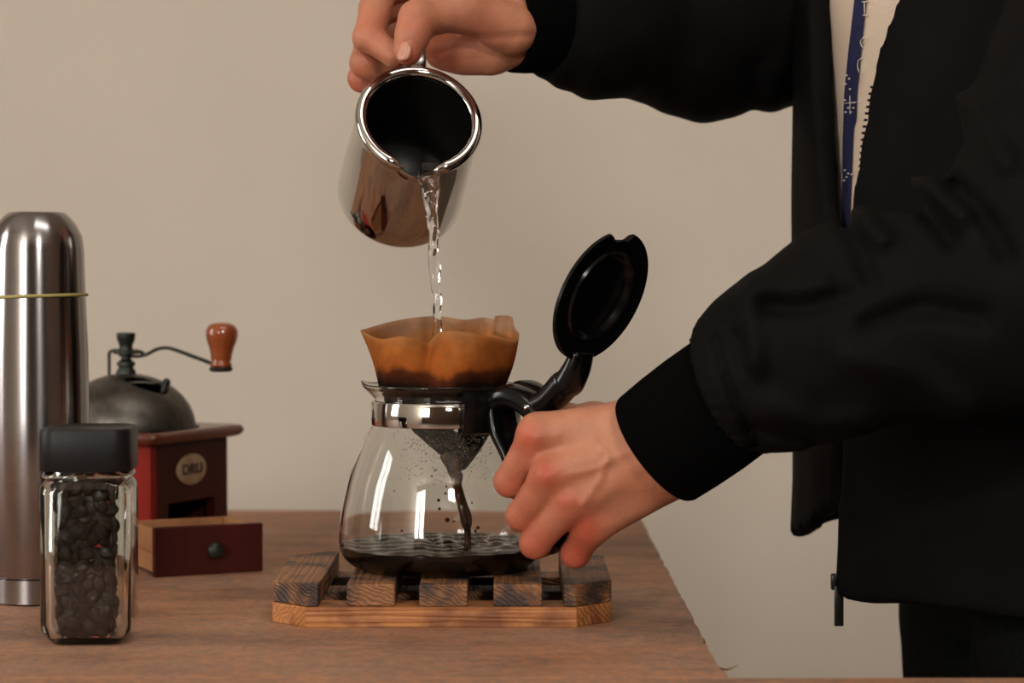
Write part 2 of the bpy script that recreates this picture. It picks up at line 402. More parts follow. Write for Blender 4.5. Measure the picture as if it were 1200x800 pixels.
def m_skin():
    m, t, p, L = nt('skin')
    a = t.nodes.new('ShaderNodeAttribute'); a.attribute_name = 'tint'
    tc = t.nodes.new('ShaderNodeTexCoord')
    n = t.nodes.new('ShaderNodeTexNoise'); n.inputs['Scale'].default_value = 70; n.inputs['Detail'].default_value = 5; L(tc.outputs['Object'], n.inputs['Vector'])
    hs = t.nodes.new('ShaderNodeHueSaturation'); mv = t.nodes.new('ShaderNodeMapRange'); mv.inputs['To Min'].default_value = .80; mv.inputs['To Max'].default_value = 1.18
    L(n.outputs['Fac'], mv.inputs['Value']); L(mv.outputs[0], hs.inputs['Value']); L(a.outputs['Color'], hs.inputs['Color'])
    L(hs.outputs[0], p.inputs['Base Color']); p.inputs['Roughness'].default_value = .5; p.inputs['Specular IOR Level'].default_value = .4
    p.inputs['Subsurface Weight'].default_value = .18; p.inputs['Subsurface Radius'].default_value = (1, .35, .2); p.inputs['Subsurface Scale'].default_value = .004
    n2 = t.nodes.new('ShaderNodeTexNoise'); n2.inputs['Scale'].default_value = 650; n2.inputs['Detail'].default_value = 3; L(tc.outputs['Object'], n2.inputs['Vector'])
    vo = t.nodes.new('ShaderNodeTexVoronoi'); vo.inputs['Scale'].default_value = 900; L(tc.outputs['Object'], vo.inputs['Vector'])
    b = t.nodes.new('ShaderNodeBump'); b.inputs['Distance'].default_value = .0003; L(n2.outputs['Fac'], b.inputs['Height'])
    b2 = t.nodes.new('ShaderNodeBump'); b2.inputs['Distance'].default_value = .00012; L(vo.outputs['Distance'], b2.inputs['Height']); L(b.outputs[0], b2.inputs['Normal']); L(b2.outputs[0], p.inputs['Normal'])
    return m
M_skin = m_skin()

# ------------------------------------------------------------------ the room
def struct(name, bm, m, parent=None, label=None):
    o = obj(name, bm, m, parent, smooth=False)
    if parent is None: o['kind'] = 'structure'
    if label: o['label'] = label
    return o
TZ = 0.88                                         # table top
WALL_Y = 3.30; TAB_Y = 2.018
struct('floor', box(-2.7, 2.6, -3.3, WALL_Y + .1, -.1, 0), M_floor, label='dull brown floor under the table')
struct('ceiling', box(-2.7, 2.6, -3.3, WALL_Y + .1, 3.2, 3.3), M_wall, label='plain pale ceiling above')
struct('wall_back', box(-2.6, 2.5, WALL_Y, WALL_Y + .1, 0, 3.2), M_wall, label='plain beige wall behind the table')
struct('wall_right', box(2.5, 2.6, -3.2, WALL_Y, 0, 3.2), M_clay, label='brown painted wall on the right')
def wall_with_hole(name, plane, u0, u1, h0, h1, v0, v1, t0, t1, label):
    bm = bmesh.new()
    for (a, b, c, d) in ((u0, h0, 0, 3.2), (h1, u1, 0, 3.2), (h0, h1, 0, v0), (h0, h1, v1, 3.2)):
        if plane == 'x': box(t0, t1, a, b, c, d, bm=bm)
        else: box(a, b, t0, t1, c, d, bm=bm)
    return struct(name, bm, M_wall, label=label)
wall_with_hole('wall_left', 'x', -3.2, WALL_Y, .62, 1.28, 1.05, 2.45, -2.7, -2.6, 'beige wall on the left with a window')
bm = bmesh.new()
for (a_, b_, c_, d_) in ((-2.6, .4, 2.97, 3.2), (1.9, 2.5, 2.97, 3.2), (-2.6, 2.5, 0, .45), (-1.5, .4, .45, 2.97), (1.9, 2.5, .45, 2.97), (.4, .8, .45, 2.97), (1.5, 1.9, .45, 2.97), (.8, 1.5, .45, 2.58), (.4, .8, 2.97, 3.2), (1.5, 1.9, 2.97, 3.2), (.8, 1.5, 2.98, 3.2), (-2.6, -1.5, .45, 1.24)): box(a_, b_, -3.3, -3.2, c_, d_, bm=bm)
struct('wall_front', bm, M_clay, label='brown painted wall behind the camera with a window and an added fill light opening')  # right-hand opening added for the fill lamp
def window(name, plane, a0, a1, v0, v1, t0, t1, label):
    bm = bmesh.new(); f = .04
    for (a, b, c, d) in ((a0, a1, v0, v0+f), (a0, a1, v1-f, v1), (a0, a0+f, v0+f, v1-f), (a1-f, a1, v0+f, v1-f), ((a0+a1)/2-.03, (a0+a1)/2+.03, v0+f, v1-f)):
        if plane == 'x': box(t0, t1, a, b, c, d, bm=bm)
        else: box(a, b, t0, t1, c, d, bm=bm)
    return struct(name, bm, M_white, label=label)
window('window_1', 'x', .62, 1.28, 1.05, 2.45, -2.65, -2.61, 'white framed window in the left wall')
window('fill_light_frame', 'y', .8, 1.5, 2.58, 2.98, -3.25, -3.21, 'added white frame around the fill light behind the camera on the right')  # frame added around the fill lamp, no known window there
window('window_2', 'y', -2.6, -1.5, 1.24, 2.97, -3.25, -3.21, 'white framed window behind the camera')

# ------------------------------------------------------------------ table
tb = empty('table', (-.4, 1.5, 0)); tag(tb, 'worn brown wooden table with a rough splintered right edge', 'table')
edge = []
N = 60
for i in range(N + 1):
    y = 1.181 + (TAB_Y - 1.181) * i / N
    x = .1135 +   .0006 * math.sin(i * 1.7) * random.random() - .0025 * (random.random() ** 6)
    if i < 2: x += .002
    edge.append((x, y))
poly = [(-1.25, 1.181)] + edge + [(-1.25, TAB_Y)]
o = obj('tabletop', prism(poly, TZ - .012, TZ), M_table, tb, smooth=False)
o = obj('front_plank', box(-1.25, .95, 1.02, 1.1805, TZ - .03, TZ, .0015), M_table, tb, smooth=False)
obj('apron', box(-1.20, .06, 1.90, 1.925, TZ - .11, TZ - .0125), M_rail, tb, smooth=False)
obj('apron', box(-1.20, .90, 1.06, 1.085, TZ - .11, TZ - .0305), M_rail, tb, smooth=False)
for (x, y) in ((-1.2, 1.06), (.86, 1.06), (-1.2, 1.92), (.03, 1.92)):
    obj('leg', box(x - .025, x + .025, y - .025, y + .025, 0, TZ - .031, .003), M_rail, tb, smooth=False)
p0 = Vector((.113, 1.215, TZ - .001))
obj('splinter', sweep([p0, p0 + Vector((.006, .006, -.002)), p0 + Vector((.012, .008, 0))], [.0007, .0005, .0002], n=6), M_rail, tb)
p0 = Vector((.1125, 1.33, TZ - .003))
obj('splinter', sweep([p0, p0 + Vector((.0016, -.012, 0)), p0 + Vector((.0022, -.02, -.001))], [.0009, .0011, .0003], n=6), M_rail, tb)

# ------------------------------------------------------------------ thermos
TH = Vector((-.3138, 1.466, TZ))
th = empty('thermos_flask', TH); tag(th, 'tall brushed steel thermos flask at the left edge of the table', 'thermos')
r0 = .0338
obj('base_ring', lathe([(0, 0), (r0-.002, 0), (r0, .0012), (r0, .0165), (r0-.0006, .017), (0, .017)], 96, T(0, 0, 0)), M_brush, th, worldspace=False)
obj('body', lathe([(0, .0174), (r0-.0006, .0174), (r0, .018), (r0, .12), (r0-.0006, .165), (r0-.0020, .2002), (0, .2002)], 96), M_brush, th, worldspace=False)
cap = [(0, .2008), (r0-.0020, .2008), (r0-.0022, .206), (r0-.0030, .232), (r0-.0042, .2405), (r0-.0075, .2475), (r0-.0115, .2525), (r0-.015, .2557), (r0-.017, .2562), (r0-.0185, .2556), (0, .2550)]
o = obj('cup_lid', lathe(cap, 96), M_brush, th, worldspace=False)
for c_ in th.children: sharp(c_, 50)
ri = r0 - .0012
bmb = bmesh.new(); rr = []
for i in range(96):
    a = 2 * math.pi * i / 96; ring = []
    for k in range(8):
        b = 2 * math.pi * k / 8
        ring.append(bmb.verts.new(((ri + .0010 * math.cos(b)) * math.cos(a), (ri + .0010 * math.cos(b)) * math.sin(a), .0011 * math.sin(b) + .0012 * math.cos(a - .5) - .0009 * math.sin(a))))
    rr.append(ring)
for i in range(96):
    for k in range(8): bmb.faces.new((rr[i][k], rr[(i+1) % 96][k], rr[(i+1) % 96][(k+1) % 8], rr[i][(k+1) % 8]))
bmb.transform(Matrix.Translation(TH + Vector((0, 0, .2008))))
tag(obj('rubber_band', bmb, M_band), 'thin yellow rubber band stretched around the steel thermos', 'rubber band')

# ------------------------------------------------------------------ coffee jar
JC = Vector((-.2487, 1.3025, TZ)); JR = R(3)
jar = empty('coffee_jar', JC, JR); tag(jar, 'square glass jar of coffee beans with a black screw lid', 'jar')
def rsq(hw, cr, n=6):
    out = []
    for (sx, sy, a0) in ((1, 1, 0), (-1, 1, 90), (-1, -1, 180), (1, -1, 270)):
        for k in range(n + 1):
            a = R(a0 + 90 * k / n); out.append((sx * (hw - cr) + cr * math.cos(a), sy * (hw - cr) + cr * math.sin(a)))
    return out
def loft_sq(levels, M=None):
    bm = bmesh.new(); rings = [[bm.verts.new((x, y, z)) for x, y in rsq(hw, cr)] for hw, cr, z in levels]
    n = len(rings[0])
    for A, B in zip(rings[:-1], rings[1:]):
        for i in range(n): bm.faces.new((A[i], A[(i+1) % n], B[(i+1) % n], B[i]))
    bm.faces.new(rings[0][::-1]); bm.faces.new(rings[-1])
    return bm
glass_lv = [(.0185, .006, 0), (.0200, .007, .0006), (.0258, .008, .0085), (.0262, .008, .012), (.0262, .008, .088), (.0262, .010, .0925), (.0240, .014, .0955), (.0258, .016, .0970), (.0262, .018, .0985), (.0255, .018, .1000), (.0235, .020, .1008), (.0235, .020, .1040),
            (.0212, .018, .1040), (.0212, .018, .096), (.0222, .008, .088), (.0220, .007, .012), (.0200, .007, .0055), (.0150, .006, .0045)]
o = sharp(obj('glass_body', loft_sq(glass_lv), M_jarglass, jar, worldspace=False), 60)
bm = loft_sq([(.0240, .016, .1010), (.0262, .012, .1012), (.0266, .011, .1022), (.0266, .011, .1235), (.0258, .011, .1258), (.0240, .011, .1262), (.0232, .011, .1256)])
sharp(obj('lid', bm, M_lid, jar, worldspace=False), 50)
# beans: one mesh, separate copies just inside the glass
bb = bmesh.new(); bmesh.ops.create_uvsphere(bb, u_segments=12, v_segments=8, radius=1)
for v in bb.verts:
    x, y, z = v.co
    zz = z * (.0027 if z > 0 else .0020)
    if z > 0 and abs(y) < .45: zz -= .0011 * (1 - abs(y) / .45) * (1 - x * x * .5)
    v.co = Vector((x * .0055, y * .0042, zz))
bean_me = None
inner = .0226
spots = []
tries = 0
while len(spots) < 296 and tries < 40000:
    tries += 1
    z = .0092 + random.random() ** 1.0 * .083
    x = random.uniform(-.0176, .0176); y = random.uniform(-.0176, .0176)
    if y > -.004 and abs(x) < .0105: continue        # only what shows through the glass
    if y > .006: continue
    if len(spots) < 240 and max(abs(x), -y) < .0145: continue
    if z < .013: x *= .9; y *= .9
    if all((x-a)**2 + (y-b)**2 + (z-c)**2 > ((.0051) if max(abs(x), abs(y)) > .0125 else .0066)**2 for a, b, c in spots): spots.append((x, y, z))
Mj = T(JC.x, JC.y, JC.z, JR)
for i, (x, y, z) in enumerate(spots):
    if bean_me is None:
        b0 = obj('coffee_bean', bb, M_bean); bean_me = b0.data; o = b0
    else:
        o = b0.copy(); COL.objects.link(o)
    o.location = Mj @ Vector((x, y, z))
    near = max(abs(x), abs(y)) > .013
    o.rotation_euler = (random.uniform(0, 6.28), random.uniform(-.5, .5) if near else random.uniform(-1.5, 1.5), random.uniform(0, 6.28))
    if near:
        face = 0 if abs(x) < .0150 else 1
        rot = Matrix.Rotation(R(90), 3, 'X' if face == 0 else 'Y') @ Matrix.Rotation(random.uniform(0, 6.28), 3, 'Z') @ Matrix.Rotation(random.uniform(-.35, .35), 3, 'X')
        o.rotation_euler = rot.to_euler()
    tag(o, 'dark roasted coffee bean inside the square glass jar', 'coffee bean', 'coffee beans in the glass jar')

# ------------------------------------------------------------------ coffee grinder
GC = Vector((-.2955, 1.724, TZ)); GR = R(65); s = .053
gr = empty('coffee_grinder', GC, GR); tag(gr, 'vintage red-brown wooden coffee grinder with metal dome and crank', 'coffee grinder')
Mg = None
def gob(name, bm, m, smooth=True, parent=gr): return obj(name, bm, m, parent, smooth=smooth, worldspace=False)
H = .0870
fr = .0575
# wooden box: four walls, the front one cut for the drawer
bm = bmesh.new()
t_ = .008
box(-s+t_, s, s-t_, s, 0, H, .0006, bm=bm); box(s-t_, s, -s+t_, s-t_, 0, H, .0006, bm=bm); box(-s+t_, s-t_, -s+t_, s-t_, 0, .004, bm=bm)
gob('box', bm, M_mahog_shade, False)
side_panel = gob('side_panel', box(-s, -s+t_, -s, s, 0, H, .0006), M_mahog_lit, False); side_panel['label'] = 'wooden side panel in the brighter lit-side colour'
bm = bmesh.new()
sx0, sx1, sz1 = -.030, .035, .0415
box(-s+t_, sx0, -s, -s+t_, 0, H, bm=bm); box(sx1, s, -s, -s+t_, 0, H, bm=bm); box(sx0, sx1, -s, -s+t_, sz1, H, bm=bm); box(sx0, sx1, -s, -s+t_, 0, .004, bm=bm)
gob('front_panel', bm, M_mahog_shade, False)
# top board, flaring and rounded, with a raised lip
tbm = loft_sq([(s+.005, .004, H+.0003), (s+.0095, .006, H+.0020), (s+.0120, .008, H+.0055), (s+.0110, .009, H+.0090), (s+.007, .010, H+.0100), (s-.010, .012, H+.0085)])
gob('top_board', tbm, M_board)
# dome with the hopper opening
g = Grid((-.058, -.058, -.002), (.058, .058, .046), .0011)
P = g.P
d = ell(P, (0, 0, 0), (.0535, .0535, .0425)); shell = smax(d, -(d + .0022), .0005); shell = smax(shell, -P[..., 2], .0004)
Rg = np.array(Matrix.Rotation(-GR, 3, 'Z'), np.float32)
c_ = Rg @ np.array((.021, -.019, .0345), np.float32)
Rm = np.array(Matrix.Rotation(-GR, 3, 'Z') @ Matrix.Rotation(R(-6), 3, 'Z'), np.float32)
hole = ell(P, c_, (.0225, .0115, .0085), Rm)
shell = smax(shell, -hole, .0008)
V, Q = nets(shell, g); V[:, 2] += H + .0088
V[:, 1] += 0; dome = gob('dome', mesh_np('dome', V, Q), M_aged); dome['label'] = 'tarnished grey metal dome with open hopper'
gob('dome_collar', lathe([(.0535, H+.0086), (.0562, H+.0088), (.0566, H+.0100), (.0545, H+.0108), (.0528, H+.0100)], 64, closed=True), M_iron)
zt = H + .0088 + .0425
shaft = gob('shaft', lathe([(0, zt-.02), (.0072, zt-.02), (.0075, zt-.0016), (.0078, zt+.001), (.0062, zt+.0035), (.0058, zt+.0052), (.0072, zt+.0065), (.0070, zt+.0085), (.0044, zt+.0102), (.0036, zt+.0125), (.0042, zt+.0145), (.0100, zt+.0150), (.0100, zt+.0168), (.0058, zt+.0176), (.0050, zt+.0205), (.0058, zt+.0235), (.0070, zt+.0262), (.0073, zt+.0295), (.0072, zt+.0310), (.0062, zt+.0316), (0, zt+.0316)], 28), M_iron)
sharp(shaft, 50)
for o_ in gr.children:
    if o_.name.split('.')[0] in ('dome', 'dome_collar', 'shaft'): o_.location = (-.0019, .0042, 0)
# bridge strap over the shaft and crank arm: laid out in camera-facing directions
def gl(px, py, Y): return T(GC.x, GC.y, GC.z, GR).inverted() @ at(px, py, Y)
Yg = 1.732
pts = [gl(128, 443, Yg), gl(128, 424, Yg), gl(128.5, 413, Yg), gl(134, 410.5, Yg), gl(147, 410.5, Yg-.001), gl(160, 411, Yg), gl(166, 413, Yg-.002)]
sd = (Matrix.Rotation(-GR, 3, 'Z') @ Vector((0, 1, 0)))
gob('bridge', sweep(pts, [(.003, .0010)] * 2 + [(.0035, .0011)] + [(.004, .0013)] * 4, side=sd, n=8, sub=4, power=4), M_iron)
pts = [gl(142, 416, Yg), gl(160, 417.5, Yg-.004), gl(172, 415, Yg-.012), gl(184, 409, Yg-.018), gl(195, 407.5, Yg-.026), gl(206, 410, Yg-.032), gl(225, 417, Yg-.045), gl(246, 425, Yg-.058), gl(258, 431, Yg-.062)]
gob('crank_arm', sweep(pts, [(.0048, .0012), (.0045, .0012), (.0035, .0014), (.0032, .0014), (.0032, .0014), (.0034, .0014), (.0036, .0014), (.0040, .0014), (.005, .0015)], side=sd, n=8, sub=5, power=4), M_iron)
kb = gl(259, 432, Yg-.062)
kp = [(0, 0), (.0078, 0), (.0082, .0012), (.0080, .0030), (.0070, .0042), (.0078, .0060), (.0082, .0100), (.0094, .0150), (.0112, .0195), (.0122, .0240), (.0120, .0280), (.0102, .0312), (.0070, .0330), (.0030, .0336), (0, .0336)]
gob('crank_knob', lathe([(r, z+.0012) for r, z in kp], 36, Matrix.Translation(kb) @ Matrix.Rotation(R(3), 4, 'Y')), M_knobw)['label'] = 'orange varnished wooden knob'
gob('ferrule', lathe([(0, -.0022), (.0068, -.0022), (.0088, -.0010), (.0088, .0011), (0, .0011)], 28, Matrix.Translation(kb)), M_iron)
hp = gl(190, 462, 1.706); hq = gl(195, 448, 1.708)
hb = sweep([hp, hp.lerp(hq, .7), hq], [.0022, .0025, .0030], n=10, sub=3); ball(hq, .0033, hb)
gob('hopper_tab', hb, M_iron)
fl_a, fl_b = gl(146, 449, 1.712), gl(183, 449, 1.712)
gob('hopper_flap', sweep([fl_a, fl_a.lerp(fl_b, .5) + Vector((0, 0, .001)), fl_b], [(.003, .0009)] * 3, side=sd, n=8, sub=4, power=4), M_aged)
# badge
bdg = lathe([(0, 0), (.0200, 0), (.0200, .0012), (.0190, .0016), (0, .0016)], 48, Matrix.Translation((.0005, -s-.0002, .0655)) @ Matrix.Rotation(R(90), 4, 'X') @ Matrix.Diagonal((1, .60, 1, 1)))
badge = sharp(gob('badge', bdg, M_badge), 50); badge['label'] = 'oval cream maker badge with dark letters'
def text_mesh(body, size, M, depth=.0002, bold=0, sx=1):
    c = bpy.data.curves.new('lettering', 'FONT'); c.body = body; c.size = size; c.extrude = depth; c.offset = bold; c.align_x = 'CENTER'; c.align_y = 'CENTER'; c.resolution_u = 3
    tmp = bpy.data.objects.new('tmp', c); COL.objects.link(tmp)
    dg = bpy.context.evaluated_depsgraph_get(); me = bpy.data.meshes.new_from_object(tmp.evaluated_get(dg))
    bpy.data.objects.remove(tmp); bpy.data.curves.remove(c)
    me.transform(M @ Matrix.Diagonal((sx, 1, 1, 1))); return me
o = obj('lettering', text_mesh('DRU', .0110, Matrix.Translation((.0005, -s-.0020, .0655)) @ Matrix.Rotation(R(90), 4, 'X'), bold=.0004, sx=1.25), M_ink, badge, smooth=False)

# ------------------------------------------------------------------ drawer pulled out in front of the grinder
DA = Vector((-.2535, 1.569, TZ)); DR = R(25)
dr = empty('grinder_drawer', DA, DR); tag(dr, 'small open wooden drawer with dark red front, pulled out before the grinder', 'drawer')
def dob(name, bm, m, parent=dr, smooth=False): return obj(name, bm, m, parent, smooth=smooth, worldspace=False)
DW, DH, DL = .0805, .0352, .080
fp = dob('front_panel', box(0, DW, 0, .007, 0, DH, .0008), M_mahog_shade); fp['label'] = 'dark red-brown drawer front'
sw = .0045
bm = bmesh.new(); box(.0015, .0015+sw, .007, DL, .0025, .0158, .0004, bm=bm); box(.0015, .0015+sw, .007, DL, .0192, .0325, .0004, bm=bm); box(.0036, .0015+sw, .007, DL, .0150, .0200, bm=bm)
dob('side_panel', bm, M_pine)
bm = bmesh.new(); box(DW-.0015-sw, DW-.0015, .007, DL, .0025, .0158, .0004, bm=bm); box(DW-.0015-sw, DW-.0015, .007, DL, .0192, .0325, .0004, bm=bm); box(DW-.0015-sw, DW-.0036, .007, DL, .0150, .0200, bm=bm)
dob('side_panel', bm, M_pine)
dob('back_panel', box(.0015+sw, DW-.0015-sw, DL-sw, DL, .0025, .0322, .0004), M_pine)
dob('bottom_panel', box(.0015+sw, DW-.0015-sw, .007, DL-sw, .0025, .0050), M_pine)
dob('knob', lathe([(0, 0), (.0035, 0), (.0035, .003), (.0054, .0045), (.0060, .0066), (.0050, .0086), (.0030, .0100), (0, .0102)], 28, Matrix.Translation((DW * .53, 0, .0180)) @ Matrix.Rotation(R(90), 4, 'X')), M_iron, fp, True)

# ------------------------------------------------------------------ trivet
tv = empty('trivet', (-.0435, 1.429, TZ)); tag(tv, 'slatted wooden trivet with clipped corners under the carafe', 'trivet')
TX0, TX1, TY0, TY1, CH = -.1486, .0617, 1.347, 1.511, .0225
def clip(x0, x1, y0, y1, lf=False, rf=False, lb=False, rb=False, c=CH):
    p = []
    p += [(x0, y0 + c), (x0 + c, y0)] if lf else [(x0, y0)]
    p += [(x1 - c, y0), (x1, y0 + c)] if rf else [(x1, y0)]
    p += [(x1, y1 - c), (x1 - c, y1)] if rb else [(x1, y1)]
    p += [(x0 + c, y1), (x0, y1 - c)] if lb else [(x0, y1)]
    return p
h1, h2 = .0125, .0262
obj('rail', prism(clip(TX0, TX1, TY0, TY0+.030, lf=True, rf=True), TZ, TZ+h1, .0007), M_rail, tv, smooth=False)
obj('rail', box(TX0+.002, TX1-.002, 1.415, 1.443, TZ, TZ+h1, .0007), M_slat, tv, smooth=False)
obj('rail', prism(clip(TX0, TX1, TY1-.030, TY1, lb=True, rb=True), TZ, TZ+h1, .0007), M_slat, tv, smooth=False)
zs = (TZ + h1 + .0001, TZ + h2)
obj('slat', prism(clip(TX0, TX0+.0305, TY0+.001, TY1, lf=True, lb=True), *zs, .0009), M_slat, tv, smooth=False)
for xc in (-.0864, -.0419, .0035):
    obj('slat', box(xc-.0148, xc+.0148, TY0+.001+random.uniform(0, .003), TY1-random.uniform(0, .003), *zs, .0009), M_slat, tv, smooth=False)
obj('slat', prism(clip(TX1-.0300, TX1, TY0+.001, TY1, rf=True, rb=True), *zs, .0009), M_slat, tv, smooth=False)

# ------------------------------------------------------------------ carafe
CX, CY = -.0456, 1.427; CZ = TZ + h2 + .0001
cf = empty('glass_carafe', (CX, CY, CZ)); tag(cf, 'clear glass coffee carafe with steel collar and black handle on the trivet', 'carafe')
outer = [(.0495, 0), (.0545, .0010), (.0605, .0050), (.0645, .0100), (.0660, .0155), (.0662, .0210), (.0650, .0330), (.0632, .0430), (.0592, .0600), (.0550, .0720), (.0512, .0815), (.0470, .0895), (.0440, .0945), (.0428, .0985), (.0428, .1065), (.0432, .1090), (.0462, .1125), (.0488, .1155), (.0492, .1178)]
tk = .0016
def inner_prof(o, tk):
    out = []
    for i, (r, z) in enumerate(o):
        a = o[max(i-1, 0)]; b = o[min(i+1, len(o)-1)]; dx, dz = b[0]-a[0], b[1]-a[1]; l = math.hypot(dx, dz)
        out.append((r - tk * dz / l, z + tk * dx / l if z < .02 else z - tk * .0 + tk * dx / l))
    return out
inn = inner_prof(outer, tk)
def smoothprof(p, n=4): return [tuple(q) for q in catmull(p, n)]
osm, ism = smoothprof(outer), smoothprof(inn)
def spout(a, r, z):
    # pouring lip on the left side of the rim
    if z > .108:
        d = (a - math.pi + math.pi) % (2 * math.pi) - math.pi
        k = math.exp(-((a - math.pi) / .22) ** 2) * (z - .108) / .010
        return (r * (1 + .05 * k) * math.cos(a), r * (1 + .05 * k) * math.sin(a), z + .0022 * k)
    return 1.0
full = [(0, .0016), (.040, .0012)] + [(r, z) for r, z in osm] + [(.0490, .1186), (.0482, .1184)] + ism[::-1][1:] + [(.040, .0030), (0, .0034)]
bm = lathe(full, 96, Matrix.Translation((CX, CY, CZ)) if False else None, rfun=spout)
obj('glass_body', bm, M_glass, cf, worldspace=False)
band = [(.0432, .0925), (.0450, .0925), (.0453, .0935), (.0453, .1070), (.0448, .1078), (.0432, .1078)]
sharp(obj('collar', lathe(band, 96, closed=True), M_chrome, cf, worldspace=False), 40)['label'] = 'polished steel band around the neck'
AZ = R(38); hv = Vector((math.cos(AZ), -math.sin(AZ), 0)); lv = Vector((math.sin(AZ), math.cos(AZ), 0))
def hp_(rho, z, l=0): return hv * rho + lv * l + Vector((0, 0, z))
hdl = bmesh.new()
# clasp that wraps the collar
ring = []
nn = 14
for i in range(nn + 1):
    a = -AZ + R(-34 + 68 * i / nn)
    ring.append(a)
for (z0, z1, r0_, r1_) in ((.088, .1165, .0457, .0505),):
    vs = [[hdl.verts.new((r * math.cos(a), r * math.sin(a), z)) for a in ring] for (r, z) in ((r0_, z0), (r1_, z0+.002), (r1_+.002, z1-.008), (r1_-.0005, z1), (r0_+.0045, z1), (r0_, z1-.008))]
    for A, B in zip(vs, vs[1:] + vs[:1]):
        for i in range(nn): hdl.faces.new((A[i], A[i+1], B[i+1], B[i]))
    hdl.faces.new([v[0] for v in vs]); hdl.faces.new([v[-1] for v in vs][::-1])
merge(hdl, sweep([hp_(.047, .108), hp_(.058, .1125), (hp_(.073, .108)), hp_(.087, .094), hp_(.0945, .075), hp_(.0965, .055), hp_(.094, .036), hp_(.090, .024), hp_(.086, .017)],
                 [(.014, .007), (.0135, .008), (.0125, .0072), (.011, .0068), (.0105, .0066), (.0105, .0066), (.010, .0062), (.0092, .0055), (.007, .0035)], side=lv, n=20, sub=6, power=2.8))
merge(hdl, sweep([hp_(.049, .105), hp_(.052, .090), hp_(.0595, .077), hp_(.0655, .062), hp_(.069, .046), hp_(.071, .036)], [(.013, .003), (.0135, .0035), (.013, .0032), (.0120, .003), (.0105, .0026), (.008, .002)], side=lv, n=16, sub=5, power=3.5))
handle = obj('handle', hdl, M_black, cf, worldspace=False); sharp(handle, 55)
# hinge housing: upright rounded fan behind the handle top
fan = sweep([hp_(.050, .1105, .010), hp_(.058, .1165, .012), hp_(.068, .1130, .012), hp_(.077, .106, .010), hp_(.083, .099, .008)], [(.009, .0055), (.010, .006), (.010, .0065), (.009, .006), (.007, .005)], side=lv, n=16, sub=5, power=3)
hinge = obj('hinge', fan, M_black, cf, worldspace=False)
# thermal lid, opened upwards
B_ = R(67); uv = hv * math.cos(B_) + Vector((0, 0, math.sin(B_))); nv = hv * math.sin(B_) - Vector((0, 0, math.cos(B_)))
lc = hp_(.1277, 1.0815 - CZ); RL = .0425
Ml = Matrix(((lv.x, uv.x, nv.x, lc.x), (lv.y, uv.y, nv.y, lc.y), (lv.z, uv.z, nv.z, lc.z), (0, 0, 0, 1)))
if Ml.to_3x3().determinant() < 0: Ml = Ml @ Matrix.Diagonal((-1, 1, 1, 1))
def notch(a, r, z):
    d = abs((a - math.pi / 2 + math.pi) % (2 * math.pi) - math.pi)
    k = max(0, 1 - (d / .27) ** 4) if d < .27 else 0
    lim = RL - .0062 * k
    return min(1, lim / r) if r > RL * .8 else 1.0
lp = [(0, -.0068), (.014, -.0065), (.0235, -.0055), (.0262, -.0035), (.0275, -.0005), (.0290, .0004), (.0300, -.0012), (.0335, -.0016), (.038, -.0008), (.0415, .0004), (RL, .0000), (RL, -.0022), (.0405, -.0035), (.033, -.0045), (.031, -.0095), (.028, -.0105), (0, -.0105)]
ld = lathe(lp, 128, Ml, rfun=notch)
lid = obj('lid', ld, M_black, cf, worldspace=False); sharp(lid, 45); lid['label'] = 'round glossy black lid flipped open, small notch at its top'
a0 = lc - uv * (RL - .006)
arm = sweep([a0 - nv * .001, lc - uv * (RL + .006) - nv * .001, lc - uv * (RL + .017) - nv * .003, hp_(.100, .122), hp_(.088, .1115), hp_(.074, .1065)],
            [(.0095, .0045), (.0110, .0062), (.0115, .0078), (.0115, .0080), (.0110, .0075), (.0100, .006)], side=lv, n=18, sub=6, power=3)
obj('lid_arm', arm, M_black, lid, worldspace=False).parent = lid
pin = sweep([hp_(.0785, .1065, -.014), hp_(.0785, .1065, .014)], [.0018, .0018], n=12, sub=1)
obj('hinge_pin', pin, M_chrome, hinge, worldspace=False)

# coffee in the carafe
lvl = .0152
prof_in = [(r + .0005, z) for r, z in ism if z < lvl]
prof = [(0, .0029)] + [(.040, .0025)] + prof_in
rtop = prof_in[-1][0]
nrad = 26
bm = lathe(prof, 96)
rngs = [v for v in bm.verts if abs(v.co.z - prof_in[-1][1]) < 1e-7 and v.co.xy.length > rtop - 1e-5]
bm.free()
prof2 = prof + [(rtop * (1 - k / nrad), lvl) for k in range(0, nrad)] + [(0, lvl)]
def wav(a, r, z):
    if abs(z - lvl) > 1e-9: return 1.0
    x, y = r * math.cos(a), r * math.sin(a)
    d = math.hypot(x - .018, y + .006)
    e = min(1, (rtop - r) / .004 + .45)
    hgt = .0012 * math.sin(d * 380 + 2 * math.sin(a * 3)) * math.exp(-d * 22) + .0012 * math.sin(x * 120 + y * 190 + 2 * math.sin(x * 90)) * math.cos(y * 160 - x * 70) + .0003 * math.sin(x * 420 - y * 300)
    return (x, y, lvl + hgt * e)
cof = empty('coffee', (CX, CY, CZ)); bpy.data.objects.remove(cof)
me_bm = lathe(prof2, 120, Matrix.Identity(4), rfun=wav)
me_bm.transform(Matrix.Translation((CX, CY, CZ)))
tag(obj('brewed_coffee', me_bm, M_coffee), 'dark coffee pooled in the bottom of the glass carafe', 'coffee')

